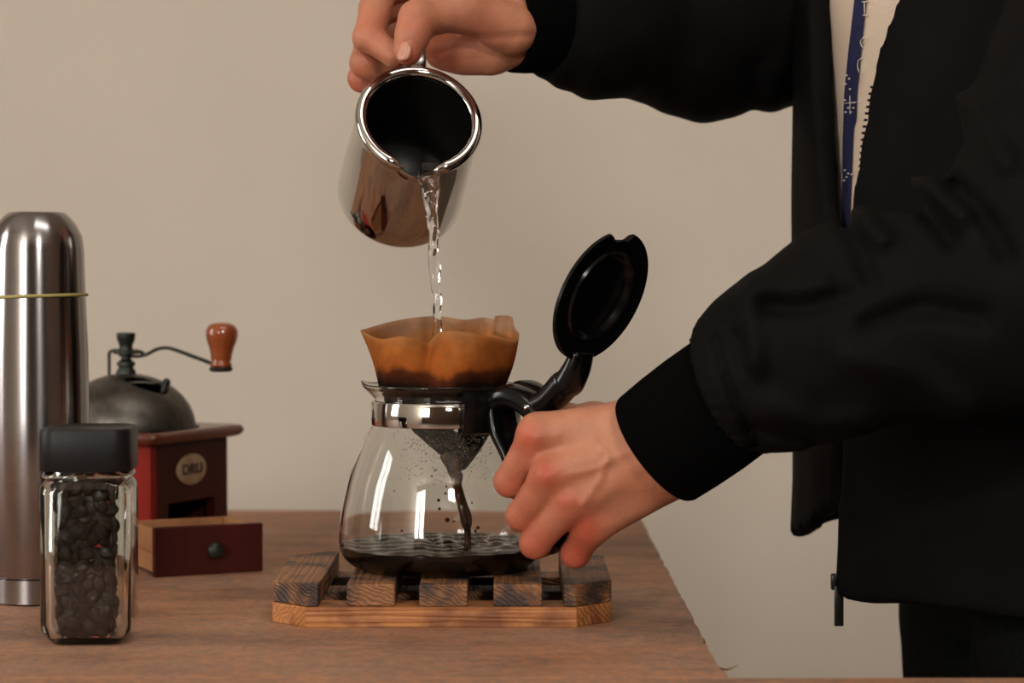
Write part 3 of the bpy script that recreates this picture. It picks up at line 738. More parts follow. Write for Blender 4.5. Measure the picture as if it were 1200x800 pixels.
# filter paper
FZ_low, FZ_top = .968, 1.068
PAPER = m_paper(1.063, 1.000)
frontE = [(422, 387), (445, 397), (470, 394), (490, 398), (503, 400.5), (510, 392), (520, 388), (550, 389), (577, 395), (603, 400)]
backE = [(422, 387), (457, 377), (495, 371), (520, 371), (545, 374.5), (565, 372), (579, 374), (582, 370), (599, 371), (603, 383), (608.5, 392)]
loop = []
def edgept(px, py, yoff): return at(px, py, CY + yoff)
fy = [0, -.020, -.030, -.030, -.024, -.026, -.034, -.036, -.028, -.010]
by = [0, .022, .034, .037, .031, .036, .033, .030, .020, .012, .003]
for (p, yo) in zip(frontE, fy): loop.append(edgept(p[0], p[1], yo))
for (p, yo) in list(zip(backE, by))[:0:-1]: loop.append(edgept(p[0], p[1], yo))
loop = [Vector(p) for p in catmull(loop + [loop[0]], 6)[:-1]]
nL = len(loop)
ap = at(541, 547, CY)
rows = []
neck_z = CZ + .118
K = 30
for k in range(K + 1):
    t = k / K; row = []
    for i, p in enumerate(loop):
        a = math.atan2(p.y - CY, p.x - CX)
        # neck section: circle just inside the glass rim
        rn = .0398 + .0007 * math.sin(a * 9)
        q = Vector((CX + rn * math.cos(a), CY + rn * .93 * math.sin(a), neck_z - .004))
        if t < .42:
            u = t / .42; v = p.lerp(q, u)
            w_ = math.sin(u * math.pi) * .0018 * math.sin(a * 5 + 1.2)
            v += Vector((math.cos(a), math.sin(a), 0)) * w_
        else:
            u = (t - .42) / .58
            e = Vector((ap.x + .004 * math.cos(a), ap.y + .003 * math.sin(a), ap.z - .002 + .002 * math.cos(a) ** 2))
            q2 = q.lerp(e, u)
            bulge = math.sin(u * math.pi) * .0045
            v = q2 + Vector((math.cos(a), math.sin(a), 0)) * bulge
            rr_ = Vector((v.x - CX, v.y - CY, 0)); 
            if rr_.length > .0400: rr_ *= .0400 / rr_.length; v = Vector((CX + rr_.x, CY + rr_.y, v.z))
        row.append(v)
    rows.append(row)
bm = bmesh.new(); vr = [[bm.verts.new(v) for v in row] for row in rows]
for A, B in zip(vr[:-1], vr[1:]):
    for i in range(nL): bm.faces.new((A[i], A[(i+1) % nL], B[(i+1) % nL], B[i]))
bm.faces.new(vr[-1])
flt = obj('paper_filter', bm, PAPER); tag(flt, 'brown paper coffee filter, wavy rimmed and soaked, sitting in the carafe neck', 'coffee filter')
md = flt.modifiers.new('thickness', 'SOLIDIFY'); md.thickness = .00035; md.offset = -1
# seam tab at the back right
sm = bmesh.new()
c4 = [at(582, 370, CY+.029), at(601, 371.5, CY+.019), at(600.5, 398, CY+.012), at(578, 392, CY+.027)]
f_ = sm.faces.new([sm.verts.new(c) for c in c4]); sm.faces.ensure_lookup_table()
bmesh.ops.subdivide_edges(sm, edges=sm.edges[:], cuts=3, use_grid_fill=True)
so = obj('seam_flap', sm, PAPER, flt); md = so.modifiers.new('thickness', 'SOLIDIFY'); md.thickness = .0003
# coffee grounds inside the filter
gz = at(518, 441, CY).z
def gw(a, r, z): return (r * math.cos(a) * 1.0, r * .86 * math.sin(a), z + (.0012 * math.sin(5*a + r*300) if z > gz - CZ - .001 else 0))
gb = lathe([(0, .098), (.025, .100), (.034, .109), (.0345, gz-CZ), (.030, gz-CZ-.0005), (.018, gz-CZ-.001), (0, gz-CZ-.001)], 48, rfun=gw); gb.transform(Matrix.Translation((CX, CY, CZ)))
tag(obj('coffee_grounds', gb, M_ground), 'wet dark coffee grounds lying inside the paper filter', 'coffee grounds', kind='stuff')
# coffee running out of the filter tip
pts = [at(526, 531, CY-.008), at(531, 545, CY-.010), at(535, 562, CY-.009), at(538, 580, CY-.009), at(543, 602, CY-.010), at(547, 622, CY-.010), at(550, 649, CY-.010)]
cs = sweep(pts, [(.006, .005), (.0052, .004), (.0036, .0030), (.0025, .0022), (.0027, .0022), (.0021, .0018), (.0026, .0022)], side=(1, 0, 0), n=16, sub=8)
for v in cs.verts: v.co += Vector((mnoise.noise(v.co * 260), mnoise.noise(v.co * 260 + Vector((5, 5, 5))), 0)) * .0011
merge(cs, sweep([at(540, 570, CY-.008), at(545, 588, CY-.007), at(551, 608, CY-.006), at(549, 626, CY-.008), at(552, 640, CY-.009)], [.0008, .0010, .0013, .0008, .0012], n=8, sub=5))
tag(obj('coffee_stream', cs, M_coffee2), 'thin brown stream of coffee falling from the filter tip', 'coffee stream')
sp = bmesh.new()
for px, py, r in ((495, 589, 1.1), (514, 586, 1.3), (515, 596, 1.2), (524, 609, 1.8), (522, 578, .9), (523, 570, .8), (491, 610, 1.0), (471, 622, 1.0), (553, 589, .7), (506, 558, .8), (510, 551, .8), (560, 618, 1.4), (557, 622, 1.3), (565, 632, 1.1), (553, 630, .9), (549, 612, 1.2), (532, 611, 1), (462, 575, .6)):
    ball(at(px, py, CY - .012), r * .00085, sp, u=8, v=6)
tag(obj('coffee_splash', sp, M_coffee2), 'brown coffee drops splashing up inside the carafe', 'coffee drops', kind='stuff')
# condensation inside the glass
cd = bmesh.new(); ico = bmesh.new(); bmesh.ops.create_icosphere(ico, subdivisions=1, radius=1); icm = bpy.data.meshes.new('ico'); ico.to_mesh(icm); ico.free()
def r_in(z):
    for (ra, za), (rb, zb) in zip(ism[:-1], ism[1:]):
        if zb > za and za <= z <= zb: return ra + (rb - ra) * (z - za) / (zb - za)
    return .04
cn = 0
while cn < 1100:
    z = random.uniform(.058, .093)
    a = random.gauss(-math.pi/2 + .18, .36)
    if random.random() > ((z - .052) / .041) ** 1.3: continue
    rr_ = r_in(z) - .0001; sz = random.choice((.00018, .00022, .0003, .0004, .0005)) * random.uniform(.7, 1.1)
    n0 = len(cd.verts); cd.from_mesh(icm); cd.verts.ensure_lookup_table()
    for v in cd.verts[n0:]: v.co = Vector((rr_ * math.cos(a), rr_ * math.sin(a), z)) + v.co * sz
    cn += 1
for _ in range(300):
    z = random.uniform(.017, .030); a = random.uniform(-math.pi, 0); rr_ = r_in(z) - .0001; sz = random.uniform(.00012, .0003)
    n0 = len(cd.verts); cd.from_mesh(icm); cd.verts.ensure_lookup_table()
    for v in cd.verts[n0:]: v.co = Vector((rr_ * math.cos(a), rr_ * math.sin(a), z)) + v.co * sz
o = obj('condensation', cd, M_drop, cf, worldspace=False); o['kind'] = 'stuff'

# ------------------------------------------------------------------ steel jug, tipped towards the camera
mc = at(491, 141, 1.452); bc0 = at(468, 229, 1.533)
ja = (mc - bc0).normalized(); js = (Vector((0, 0, -1)) - ja * Vector((0, 0, -1)).dot(ja)).normalized()
js = (Matrix.Rotation(R(-5), 3, ja) @ js)
jx = ja.cross(js) * -1
Mj2 = Matrix(((js.x, jx.x, ja.x, mc.x), (js.y, jx.y, ja.y, mc.y), (js.z, jx.z, ja.z, mc.z), (0, 0, 0, 1)))
if Mj2.to_3x3().determinant() < 0:
    jx = -jx; Mj2 = Matrix(((js.x, jx.x, ja.x, mc.x), (js.y, jx.y, ja.y, mc.y), (js.z, jx.z, ja.z, mc.z), (0, 0, 0, 1)))
jug = empty('steel_jug', bc0); tag(jug, 'polished steel jug tipped to pour, held by the upper hand', 'jug')
LJ = .096
def jsp(a, r, z):      # spout pulled out of the rim at angle 0
    d = abs((a + math.pi) % (2 * math.pi) - math.pi); k = max(0, 1 - d / .42); k = k * k * (3 - 2 * k)
    e = max(0, (z + .030) / .030); e = e * e
    return (r * (1 + .11 * k * e) * math.cos(a), r * (1 + .11 * k * e) * math.sin(a), z - .0015 * k * e)
op = [(0, -LJ+.001), (.030, -LJ+.0005), (.0385, -LJ), (.0418, -LJ+.0015), (.0432, -LJ+.0055), (.0430, -LJ+.02), (.0424, -.05), (.0408, -.022), (.0392, -.012), (.0385, -.006), (.0385, -.002)]
ipf = [(.0372, -.002), (.0372, -.008), (.0392, -.022), (.0408, -.05), (.0412, -LJ+.012), (.039, -LJ+.004), (0, -LJ+.003)]
bm = lathe(op + ipf, 112, Mj2, rfun=jsp)
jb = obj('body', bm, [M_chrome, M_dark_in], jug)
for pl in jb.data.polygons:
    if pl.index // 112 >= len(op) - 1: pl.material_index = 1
# rolled lip, open at the spout
lip = []
for i in range(73):
    a = R(14) + (2 * math.pi - R(28)) * i / 72
    x, y, z = jsp(a, .0380, -.0005); lip.append(Mj2 @ Vector((x, y, z)))
rads = [(.0041, .0041)] * 73
rads[0] = rads[-1] = (.0008, .0008); rads[1] = rads[-2] = (.0023, .0023); rads[2] = rads[-3] = (.0032, .0032)
obj('rolled_lip', sweep(lip, rads, side=ja, n=14, sub=1), M_chrome, jug)
def jl(r, l, z): return Mj2 @ Vector((-r, l, z))
hnd = sweep([jl(.0400, 0, -.010), jl(.050, 0, -.006), jl(.062, 0, -.008), jl(.072, 0, -.016), jl(.075, 0, -.030), jl(.072, 0, -.048), jl(.063, 0, -.064), jl(.052, 0, -.074), jl(.0425, 0, -.078)],
            [(.0055, .0012), (.0055, .0012), (.0055, .0013), (.006, .0014), (.0065, .0014), (.0065, .0014), (.006, .0013), (.0055, .0012), (.0055, .0012)], side=jx, n=12, sub=6, power=4)
obj('handle', hnd, M_brush, jug)

# water
sp_tip = Mj2 @ Vector((.0430, 0, -.001))
st = [at(503, 190, 1.442), at(503, 200, sp_tip.y+.004), at(502, 208, sp_tip.y - .001), at(503.5, 222, sp_tip.y-.005), at(505, 240, sp_tip.y-.007), at(507, 262, sp_tip.y-.008), at(508.5, 285, sp_tip.y-.009), at(509.5, 310, sp_tip.y-.009), at(511.5, 340, sp_tip.y-.009), at(512.5, 370, sp_tip.y-.009), at(513.5, 400, sp_tip.y-.008), at(514, 436, sp_tip.y-.007)]
sr = [(.0060, .0006), (.0064, .0010), (.0068, .0016), (.0056, .0023), (.0042, .0027), (.0037, .0027), (.0033, .0029), (.0037, .0024), (.0028, .0027), (.0026, .0022), (.0029, .0023), (.0026, .0024)]
wt = sweep(st, sr, side=(1, 0, 0), n=28, sub=14)
for v in wt.verts:
    k = 1 if v.co.z < at(500, 215, 1.43).z else .3
    v.co += Vector((mnoise.noise(Vector((v.co.x*180, v.co.y*180, v.co.z*95))), mnoise.noise(Vector((v.co.x*300, v.co.y*300, v.co.z*140)) + Vector((9, 2, 4))), 0)) * .0013 * k
tag(obj('water_stream', wt, M_water), 'clear stream of hot water falling from the jug into the filter', 'water')

# ------------------------------------------------------------------ the person
ps = empty('person', (.37, 1.50, 0))
tag(ps, 'person in a black zip jacket pouring water with one hand and gripping the carafe handle', 'person')
A3 = lambda px, py, Y: np.array(at(px, py, Y))

# --- near hand (left), gripping the carafe handle
mm = .001
def near_hand():
    g = Grid((-.035, 1.295, .885), (.125, 1.425, 1.055), .00105); P = g.P
    W = (A3(800, 520, 1.318), 29*mm)
    MC = [((762, 494, 1.330), (631, 508, 1.342), 13.5, 12.2), ((768, 512, 1.322), (646, 556, 1.3345), 14, 12.0), ((774, 534, 1.322), (668, 588, 1.3355), 14, 11.2), ((781, 556, 1.328), (692, 617, 1.345), 14, 10.8)]
    palm = None
    for a, b, ra, rb in MC:
        c = cone(P, A3(*a), A3(*b), ra*mm, rb*mm); palm = c if palm is None else smin(palm, c, 9*mm)
    for a, b, ra, rb in (((780, 520, 1.338), (690, 545, 1.352), 23, 15), ((770, 500, 1.345), (680, 505, 1.358), 19, 13), ((775, 545, 1.340), (705, 595, 1.356), 20, 13),
                         ((860, 478, 1.300), (775, 524, 1.332), 29, 27)):
        palm = smin(palm, cone(P, A3(*a), A3(*b), ra*mm, rb*mm), 10*mm)
    # flatten the back of the wrist slightly
    F = [
        [((631, 508, 1.342), 11.2), ((597, 564, 1.357), 9.3), ((606, 568, 1.383), 8.4), ((640, 576, 1.395), 7.6), ],
        [((646, 556, 1.3345), 11.2), ((611, 604, 1.351), 9.5), ((620, 606, 1.378), 8.5), ((652, 608, 1.392), 7.8)],
        [((668, 588, 1.3355), 10.6), ((627, 636, 1.349), 9.3), ((634, 636, 1.374), 8.2), ((664, 630, 1.390), 7.6)],
        [((692, 617, 1.345), 10.4), ((674, 648, 1.358), 9.0), ((674, 640, 1.380), 7.6), ((690, 630, 1.394), 7.0)],
    ]
    d = palm
    for ch in F:
        f = chain(P, [(A3(*p), r*mm) for p, r in ch], 3*mm)
        fp_ = smin(palm, f, 6.5*mm); d = smin(d, fp_, 1.0*mm)
    # thumb across the far side of the handle top
    th_ = chain(P, [(A3(748, 496, 1.352), 13*mm), (A3(694, 494, 1.380), 11.5*mm), (A3(664, 492, 1.398), 10*mm), (A3(642, 500, 1.408), 8.5*mm)], 5*mm)
    d = smin(d, th_, 9*mm)
    rel = ridges(P, [([(657, 488), (652, 512)], .5*mm, 3.2), ([(696, 516), (712, 534), (703, 562), (684, 590)], 1.25*mm, 3.4), ([(668, 556), (692, 551), (712, 543)], .8*mm, 3.0),
                     ([(712, 540), (742, 526), (775, 524)], .5*mm, 3.5), ([(690, 600), (716, 578), (750, 566)], .35*mm, 5),
                     ([(629, 512), (629, 512.1)], 1.5*mm, 9), ([(642, 557), (642, 557.1)], 1.9*mm, 9), ([(666, 586), (666, 586.1)], 1.5*mm, 8), ([(688, 617), (688, 617.1)], 1.6*mm, 8),
                     ([(640, 527), (690, 522), (740, 508)], -.7*mm, 6), ([(662, 568), (700, 556), (745, 535)], -.4*mm, 5), ([(683, 600), (712, 584), (756, 560)], -.5*mm, 5),
                     ([(734, 470), (736, 520)], -.5*mm, 5)])
    d = d - rel * (P[..., 1] < 1.352)
    d = d + fnoise(P, 180, 1, 3) * .00022
    V, Q = nets(d, g); return V, Q
# --- far hand (right), holding the jug handle
def far_hand():
    g = Grid((-.125, 1.385, 1.195), (.045, 1.545, 1.350), .00105); P = g.P
    palm = None
    for a, b, ra, rb in (((618, 22, 1.475), (560, 10, 1.462), 24, 20), ((604, 46, 1.476), (545, 58, 1.470), 18, 14.5), ((575, 64, 1.470), (518, 62, 1.472), 12, 10.5), ((620, 10, 1.485), (505, -28, 1.498), 22, 15),
                         ((600, 30, 1.49), (515, 10, 1.512), 18, 13), ((700, 10, 1.500), (610, 24, 1.478), 29, 26)):
        c = cone(P, A3(*a), A3(*b), ra*mm, rb*mm); palm = c if palm is None else smin(palm, c, 9*mm)
    d = palm
    F = [
        [((508, -28, 1.495), 12), ((446, -14, 1.478), 11), ((432, 44, 1.456), 10), ((462, 66, 1.447), 8.0)],
        [((510, -8, 1.508), 12), ((440, 10, 1.492), 10.8), ((428, 74, 1.470), 9.8), ((452, 88, 1.480), 7.6)],
        [((512, 10, 1.516), 11), ((445, 40, 1.506), 10), ((424, 92, 1.488), 8.8), ((448, 98, 1.500), 7.4)],
        [((516, 30, 1.520), 10), ((455, 60, 1.518), 9), ((440, 86, 1.508), 8), ((466, 90, 1.506), 7)],
    ]
    for ch in F:
        f = chain(P, [(A3(*p), r*mm) for p, r in ch], 3.5*mm)
        fp_ = smin(palm, f, 6*mm); d = smin(d, fp_, 1.2*mm)
    th_ = chain(P, [(A3(600, 34, 1.452), 17*mm), (A3(545, 14, 1.437), 14*mm), (A3(489, 22, 1.419), 11.0*mm), (A3(483, 42, 1.415), 10.0*mm), (A3(478, 60, 1.413), 9.0*mm)], 6*mm)
    d = smin(d, th_, 3.5*mm)
    rel = ridges(P, [([(479, 70), (466, 62), (467, 52), (480, 47)], -.45*mm, 1.6), ([(480, 26), (500, 14)], -.35*mm, 2.2), ([(476, 30), (494, 22)], -.3*mm, 1.8), ([(520, 36), (560, 44), (620, 42)], -1.2*mm, 4),
                     ([(500, 60), (512, 78)], -.5*mm, 2.5), ([(530, 72), (580, 66)], -.35*mm, 3), ([(424, 58), (442, 68), (462, 78)], -.8*mm, 2.2), ([(420, 36), (440, 42)], -.35*mm, 2.5), ([(414, 90), (436, 98)], -.5*mm, 2)])
    d = d - rel
    d = d + fnoise(P, 180, 2, 3) * .00022
    return nets(d, g)

TC = Vector((.349, 1.52, 0)); FA = R(25)
Fv = np.array((-math.cos(FA), -math.sin(FA), 0), np.float32); Rv = np.array((-math.sin(FA), math.cos(FA), 0), np.float32)
def wl(a, b, z): return np.array((TC.x, TC.y, 0)) + a * Rv + b * Fv + np.array((0, 0, z))
def ab(P):
    q = P - np.array((TC.x, TC.y, 0), np.float32); return q @ Rv, q @ Fv, P[..., 2]
L_sh, L_el, L_wr = wl(-.185, -.02, 1.415), A3(1225, 330, 1.235), A3(790, 522, 1.325)
R_sh, R_el, R_wr = wl(.185, -.01, 1.42), A3(865, 30, 1.60), A3(640, 16, 1.488)
def column(P, levels, k=1.0):
    """stack of ellipses: levels (z, cx_a, cx_b, A, B) interpolated along z"""
    a, b, z = ab(P); Z = np.array([l[0] for l in levels])
    f = [np.interp(z, Z, [l[i] for l in levels]).astype(np.float32) for i in (1, 2, 3, 4)]
    q = np.sqrt(((a - f[0]) / f[2])**2 + ((b - f[1]) / f[3])**2)
    d = (q - 1) * np.minimum(f[2], f[3])
    return smax(d, np.maximum(Z[0] - z, z - Z[-1]), .02)
torso_lv = [(.86, 0, -.035, .110, .065), (.95, 0, -.02, .125, .082), (1.10, 0, 0, .145, .105), (1.28, 0, 0, .165, .112), (1.40, 0, -.01, .165, .095), (1.47, 0, -.02, .09, .06)]
HD = wl(0, .085, 1.635)
LEG = [((.375, 1.44), 1), ((.357, 1.60), -1)]
def body_coarse():
    g = Grid((-.02, 1.10, -.0), (.72, 1.85, 1.86), .0075); P = g.P
    d = column(P, torso_lv)
    d = smin(d, chain(P, [(wl(0, -.01, 1.44), .058), (wl(0, .035, 1.56), .055)], .02), .04)
    for pts in ([(L_sh, .055), (L_el, .042), (A3(1005, 395, 1.272), .036), (A3(900, 438, 1.290), .031), (A3(845, 474, 1.305), .028)], [(R_sh, .055), (R_el, .040), (R_wr, .026)]):
        d = smin(d, chain(P, pts, .02), .03)
    for (x, y), s_ in LEG:
        d = smin(d, chain(P, [(np.array((x+.02, y, .84)), .060), (np.array((x+.015, y, .48)), .048), (np.array((x+.045, y, .10)), .036)], .02), .03)
        d = smin(d, chain(P, [(np.array((x+.045, y, .06)), .034), (np.array((x-.09, y, .035)), .028)], .02), .03)
    return nets(d, g)
def head():
    g = Grid(tuple(HD - .16), tuple(HD + .17), .0036); P = g.P
    dn = Fv * math.cos(R(25)) - np.array((0, 0, 1), np.float32) * math.sin(R(25)); up = Fv * math.sin(R(25)) + np.array((0, 0, 1), np.float32) * math.cos(R(25))
    B = np.stack((Rv, dn, up), 1)                                  # local: x right, y forward, z up
    q = (P - HD.astype(np.float32)) @ B
    d = ell(q, (0, -.012, .028), (.074, .094, .088))
    d = smin(d, ell(q, (0, .026, -.045), (.055, .062, .066)), .03)
    d = smin(d, cone(q, (0, -.03, -.05), (0, -.075, -.13), .052, .056), .03)
    d = smin(d, cone(q, (0, .088, .014), (0, .106, -.022), .008, .012), .012)
    d = smin(d, cone(q, (-.03, .078, .026), (.03, .078, .026), .011, .011), .012)
    for s_ in (-1, 1):
        d = smax(d, -ell(q, (s_*.031, .093, .008), (.015, .012, .010)), .01)
        d = smin(d, ell(q, (s_*.077, -.008, -.004), (.010, .018, .031)), .006)
        d = smin(d, ell(q, (s_*.012, .100, -.026), (.009, .009, .007)), .006)
    d = smin(d, ell(q, (0, .084, -.053), (.024, .010, .007)), .006)
    d = d + .0022 * np.exp(-(((q[..., 2] + .053) / .002)**2)) * (q[..., 1] > .05) * (np.abs(q[..., 0]) < .022)
    H = smax(smax(ell(q, (0, -.016, .036), (.082, .101, .092)), -(d - .001), .004), .012 + q[..., 1] * .55 - q[..., 2], .01)
    eyes = [HD + B @ np.array((s_*.031, .080, .008)) for s_ in (-1, 1)]
    return nets(d, g), nets(H, g), eyes, B
hv1, hv2, bdc = near_hand(), far_hand(), body_coarse()
hdm, hair, eyes, HB = head()
V, Q = join_np([hv1, hv2, bdc, hdm])
me = mesh_np('body', V, Q)
# own skin colour: pale tan, redder over the knuckles, fingertips
nV = len(V); base = np.array(lin((180, 120, 91))); red = np.array(lin((180, 76, 54))); pale = np.array(lin((194, 136, 104)))
px, py = proj(V.astype(np.float64)); c = np.tile(base, (nV, 1))
def blob(cx_, cy_, sg, amt, col, ymax=9, sel=None):
    k = amt * np.exp(-((px - cx_)**2 + (py - cy_)**2) / (2 * sg * sg)) * (V[:, 1] < ymax)
    global c; c = c * (1 - k[:, None]) + col * k[:, None]
for b in ((617, 515, 14, .75), (640, 556, 14, .8), (664, 586, 12, .6), (686, 618, 15, .8), (597, 560, 20, .35), (610, 606, 20, .35), (625, 640, 20, .6), (676, 652, 20, .75), (735, 560, 30, .12), (590, 575, 10, .3)): blob(*b, red, 1.40)
for b in ((700, 500, 26, .35), (720, 545, 20, .25), (660, 535, 12, .25)): blob(*b, pale, 1.40)
for b in ((440, 30, 16, .35), (478, 66, 10, .75), (492, 30, 16, .3), (418, 98, 14, .5), (520, 66, 18, .45), (560, 30, 22, .2), (430, 70, 10, .25)): blob(*b, red)
ca = me.color_attributes.new('tint', 'FLOAT_COLOR', 'POINT')
ca.data.foreach_set('color', np.concatenate([c, np.ones((nV, 1))], 1).astype(np.float32).ravel())
body = obj('body', me, M_skin, ps)
# thumb nail of the far hand
nb = bmesh.new(); bmesh.ops.create_grid(nb, x_segments=8, y_segments=10, size=1)
nl_c = at(472, 59.5, 1.4037)
nl_up = (at(479, 40, 1.4050) - at(472, 64, 1.4035)).normalized(); nl_s = (Vector((1, -.45, -.0)) - nl_up * Vector((1, -.45, 0)).dot(nl_up)).normalized(); nl_n = nl_s.cross(nl_up)
if nl_n.y > 0: nl_n = -nl_n
for v in nb.verts:
    x, y = v.co.x, v.co.y; wdt = .0052 * (1 - .14 * y * y * (1 if y > 0 else .5)); k = math.sqrt(max(0, 1 - .62 * y**4))
    v.co = nl_c + nl_s * (x * wdt * k) + nl_up * (y * .0062 * (1 - .12 * x * x)) - nl_n * (.0022 * x * x) + nl_n * .0003
no = obj('thumb_nail', nb, M_nail, body); local(no, ps); no.parent = body; no.matrix_parent_inverse = Matrix.Translation(ps.location).inverted() @ Matrix.Identity(4)
no.matrix_parent_inverse = Matrix.Identity(4)
md = no.modifiers.new('thickness', 'SOLIDIFY'); md.thickness = .0006
obj('hair', mesh_np('hair', *hair), M_hair, ps)
for e in eyes: obj('eye', ball(Vector(e), .0118, u=20, v=14), M_eye, ps)

# --- T-shirt
def m_shirt():
    m, t, p, L = nt('beige_shirt_cloth')
    p.inputs['Base Color'].default_value = (*lin((205, 186, 166)), 1); p.inputs['Roughness'].default_value = .9
    tc = t.nodes.new('ShaderNodeTexCoord'); n = t.nodes.new('ShaderNodeTexNoise'); n.inputs['Scale'].default_value = 700; L(tc.outputs['Object'], n.inputs['Vector'])
    b = t.nodes.new('ShaderNodeBump'); b.inputs['Distance'].default_value = .0004; L(n.outputs['Fac'], b.inputs['Height']); L(b.outputs[0], p.inputs['Normal'])
    return m
M_shirt = m_shirt(); M_navy = mat('navy_print', lin((34, 37, 68)), .85, spec=.2, var=lin((42, 44, 76)), vscale=200); M_printw = mat('white_print', lin((206, 196, 186)), .8)
shirt_lv = [(.945, 0, 0, .150, .105), (1.10, 0, .006, .152, .116), (1.28, 0, .008, .170, .121), (1.40, 0, 0, .172, .105), (1.465, 0, -.015, .10, .07)]
g = Grid((.12, 1.28, .93), (.58, 1.78, 1.50), .005)
d = column(g.P, shirt_lv); d = d + fnoise(g.P, 40, 5, 2) * .0015
shirt = obj('tshirt', mesh_np('tshirt', *nets(d, g)), M_shirt, ps); shirt['label'] = 'beige T-shirt with a navy printed stripe'

def shirt_pt(px, py, out=.0008):
    """walk along the viewing ray to the shirt surface"""
    o_ = np.array((0, 0, CAM_Z)); p1 = np.array(at(px, py, 1.0)); dr_ = (p1 - o_)
    ts = np.linspace(1.33, 1.62, 120); pts_ = (o_ + ts[:, None] * dr_).astype(np.float32)
    dd = column(pts_, shirt_lv) + fnoise(pts_, 40, 5, 2) * .0015
    i = np.argmax(dd < out)
    i = max(i, 1); t_ = np.interp(0, [-(dd[i-1]-out), -(dd[i]-out)], [ts[i-1], ts[i]])
    return Vector(o_ + t_ * dr_)
# the printed stripe follows the cloth
stripe = bmesh.new(); L_, R_ = [], []
for py_ in range(-190, 290, 10):
    xl = np.interp(py_, [-190, -30, 0, 60, 110, 180, 250, 290], [1036, 1005, 1001, 994, 989, 987, 987, 988])
    xr = np.interp(py_, [-190, -30, 0, 60, 110, 140, 150, 250, 290], [1051, 1019, 1015, 1009, 1004, 1003, 1000, 996, 995])
    L_.append(stripe.verts.new(shirt_pt(xl, py_, .0012))); R_.append(stripe.verts.new(shirt_pt(xr, py_, .0012)))
for i in range(len(L_) - 1): stripe.faces.new((L_[i], R_[i], R_[i+1], L_[i+1]))
so = obj('printed_stripe', stripe, M_navy, shirt)
# white strokes and letter fragments over the stripe
wp = bmesh.new()
def stroke(pl, wd=1.3):
    pts_ = [shirt_pt(x, y, .0021) for x, y in pl]
    merge(wp, sweep(pts_, [(wd * .00042, .00025)] * len(pts_), n=6, sub=2))
stroke([(1013, 2), (1013, 18)], 1.4); stroke([(1010, 2), (1016, 2)]); stroke([(1011, 18), (1017, 18)])
stroke([(1013, 44), (1009.5, 46), (1008.5, 51), (1011, 56)]); stroke([(1009, 52), (1015, 46)])
stroke([(1010, 68), (1006, 71), (1005, 79), (1007, 85)]); stroke([(1011, 85), (1008, 95), (1006, 103)])
stroke([(989, 121), (1003, 120)], .9); stroke([(996, 112), (996, 134)], .8)
for (x, y) in ((992, 88), (995, 92), (991, 98), (996, 104), (990, 117), (994, 126), (991, 131), (997, 131), (1000, 126), (990, 199), (994, 203), (992, 207), (998, 204), (989, 211)): stroke([(x-.8, y), (x+.8, y+.6)], 1.5)
obj('printed_letters', wp, M_printw, shirt)

# --- trousers and shoes
g = Grid((.20, 1.30, .07), (.60, 1.76, .99), .006); P = g.P
d = column(P, [(.84, .0, -.045, .138, .086), (.90, 0, -.035, .142, .092), (.975, 0, -.015, .142, .100)])
for (x, y), s_ in LEG:
    d = smin(d, chain(P, [(np.array((x+.012, y, .84)), .086), (np.array((x+.015, y, .48)), .070), (np.array((x+.042, y, .10)), .062)], .02), .02)
d = d + fnoise(P, 35, 7, 3) * .002
tr = obj('trousers', mesh_np('trousers', *nets(d, g)), M_denim, ps); tr['label'] = 'dark faded black jeans'
sm_pts = [Vector((.2995, 1.425, z)) for z in (.86, .82, .78, .74)]
for (x, y), s_ in LEG:
    g = Grid((x-.16, y-.06, -.003), (x+.12, y+.06, .13), .004); P = g.P
    d = smin(cone(P, (x+.045, y, .045), (x-.10, y, .036), .044, .036), cone(P, (x+.045, y, .05), (x+.042, y, .105), .042, .044), .02)
    d = smax(d, .001 - P[..., 2], .004)
    obj('shoe', mesh_np('shoe', *nets(d, g)), M_shoe, ps)

# --- jacket
jk_lv = [(.870, 0, .004, .172, .150), (.95, 0, .004, .170, .146), (1.10, 0, .004, .172, .143), (1.28, 0, .004, .185, .138), (1.40, 0, -.005, .190, .118), (1.485, 0, -.02, .11, .085)]
g = Grid((.14, 1.26, .862), (.60, 1.80, 1.50), .0044); P = g.P
d = column(P, jk_lv)
d = smin(d, chain(P, [(L_sh, .075), (wl(-.10, 0, 1.42), .06)], .02), .04); d = smin(d, chain(P, [(R_sh, .072), (wl(.10, 0, 1.42), .06)], .02), .04)
a, b, z = ab(P)
hollow = column(P, [(.80, 0, .0, .162, .139), (.95, 0, .0, .160, .135), (1.10, 0, .0, .162, .131), (1.28, 0, 0, .176, .127), (1.40, 0, -.006, .176, .108), (1.50, 0, -.02, .10, .075)])
d = d + fnoise(P * np.array((1, 1, .35), np.float32), 42, 9, 3) * .0035
d = smax(d, -hollow, .003)
# front opening, narrowing downwards
al = np.interp(z, [.88, 1.10, 1.14, 1.283, 1.45], [.001, .003, .028, .050, .074]).astype(np.float32)
ar = np.interp(z, [.88, 1.10, 1.14, 1.23, 1.283, 1.45], [-.002, -.001, -.008, -.026, -.052, -.08]).astype(np.float32)
d = smax(d, -np.maximum(np.maximum(a - al, ar - a), .02 - b), .004)
# uneven hems: the far front panel ends higher
hem = np.where(a > -.001, .910 + .028 * np.clip((.10 - a) / .10, 0, 1) + .003 * np.sin(a * 90), .885 + .0022 * np.sin(a * 60)).astype(np.float32)
d = smax(d, hem - z, .003)
jk = obj('jacket', mesh_np('jacket', *nets(d, g)), M_jacket, ps); jk['label'] = 'open black zip jacket'
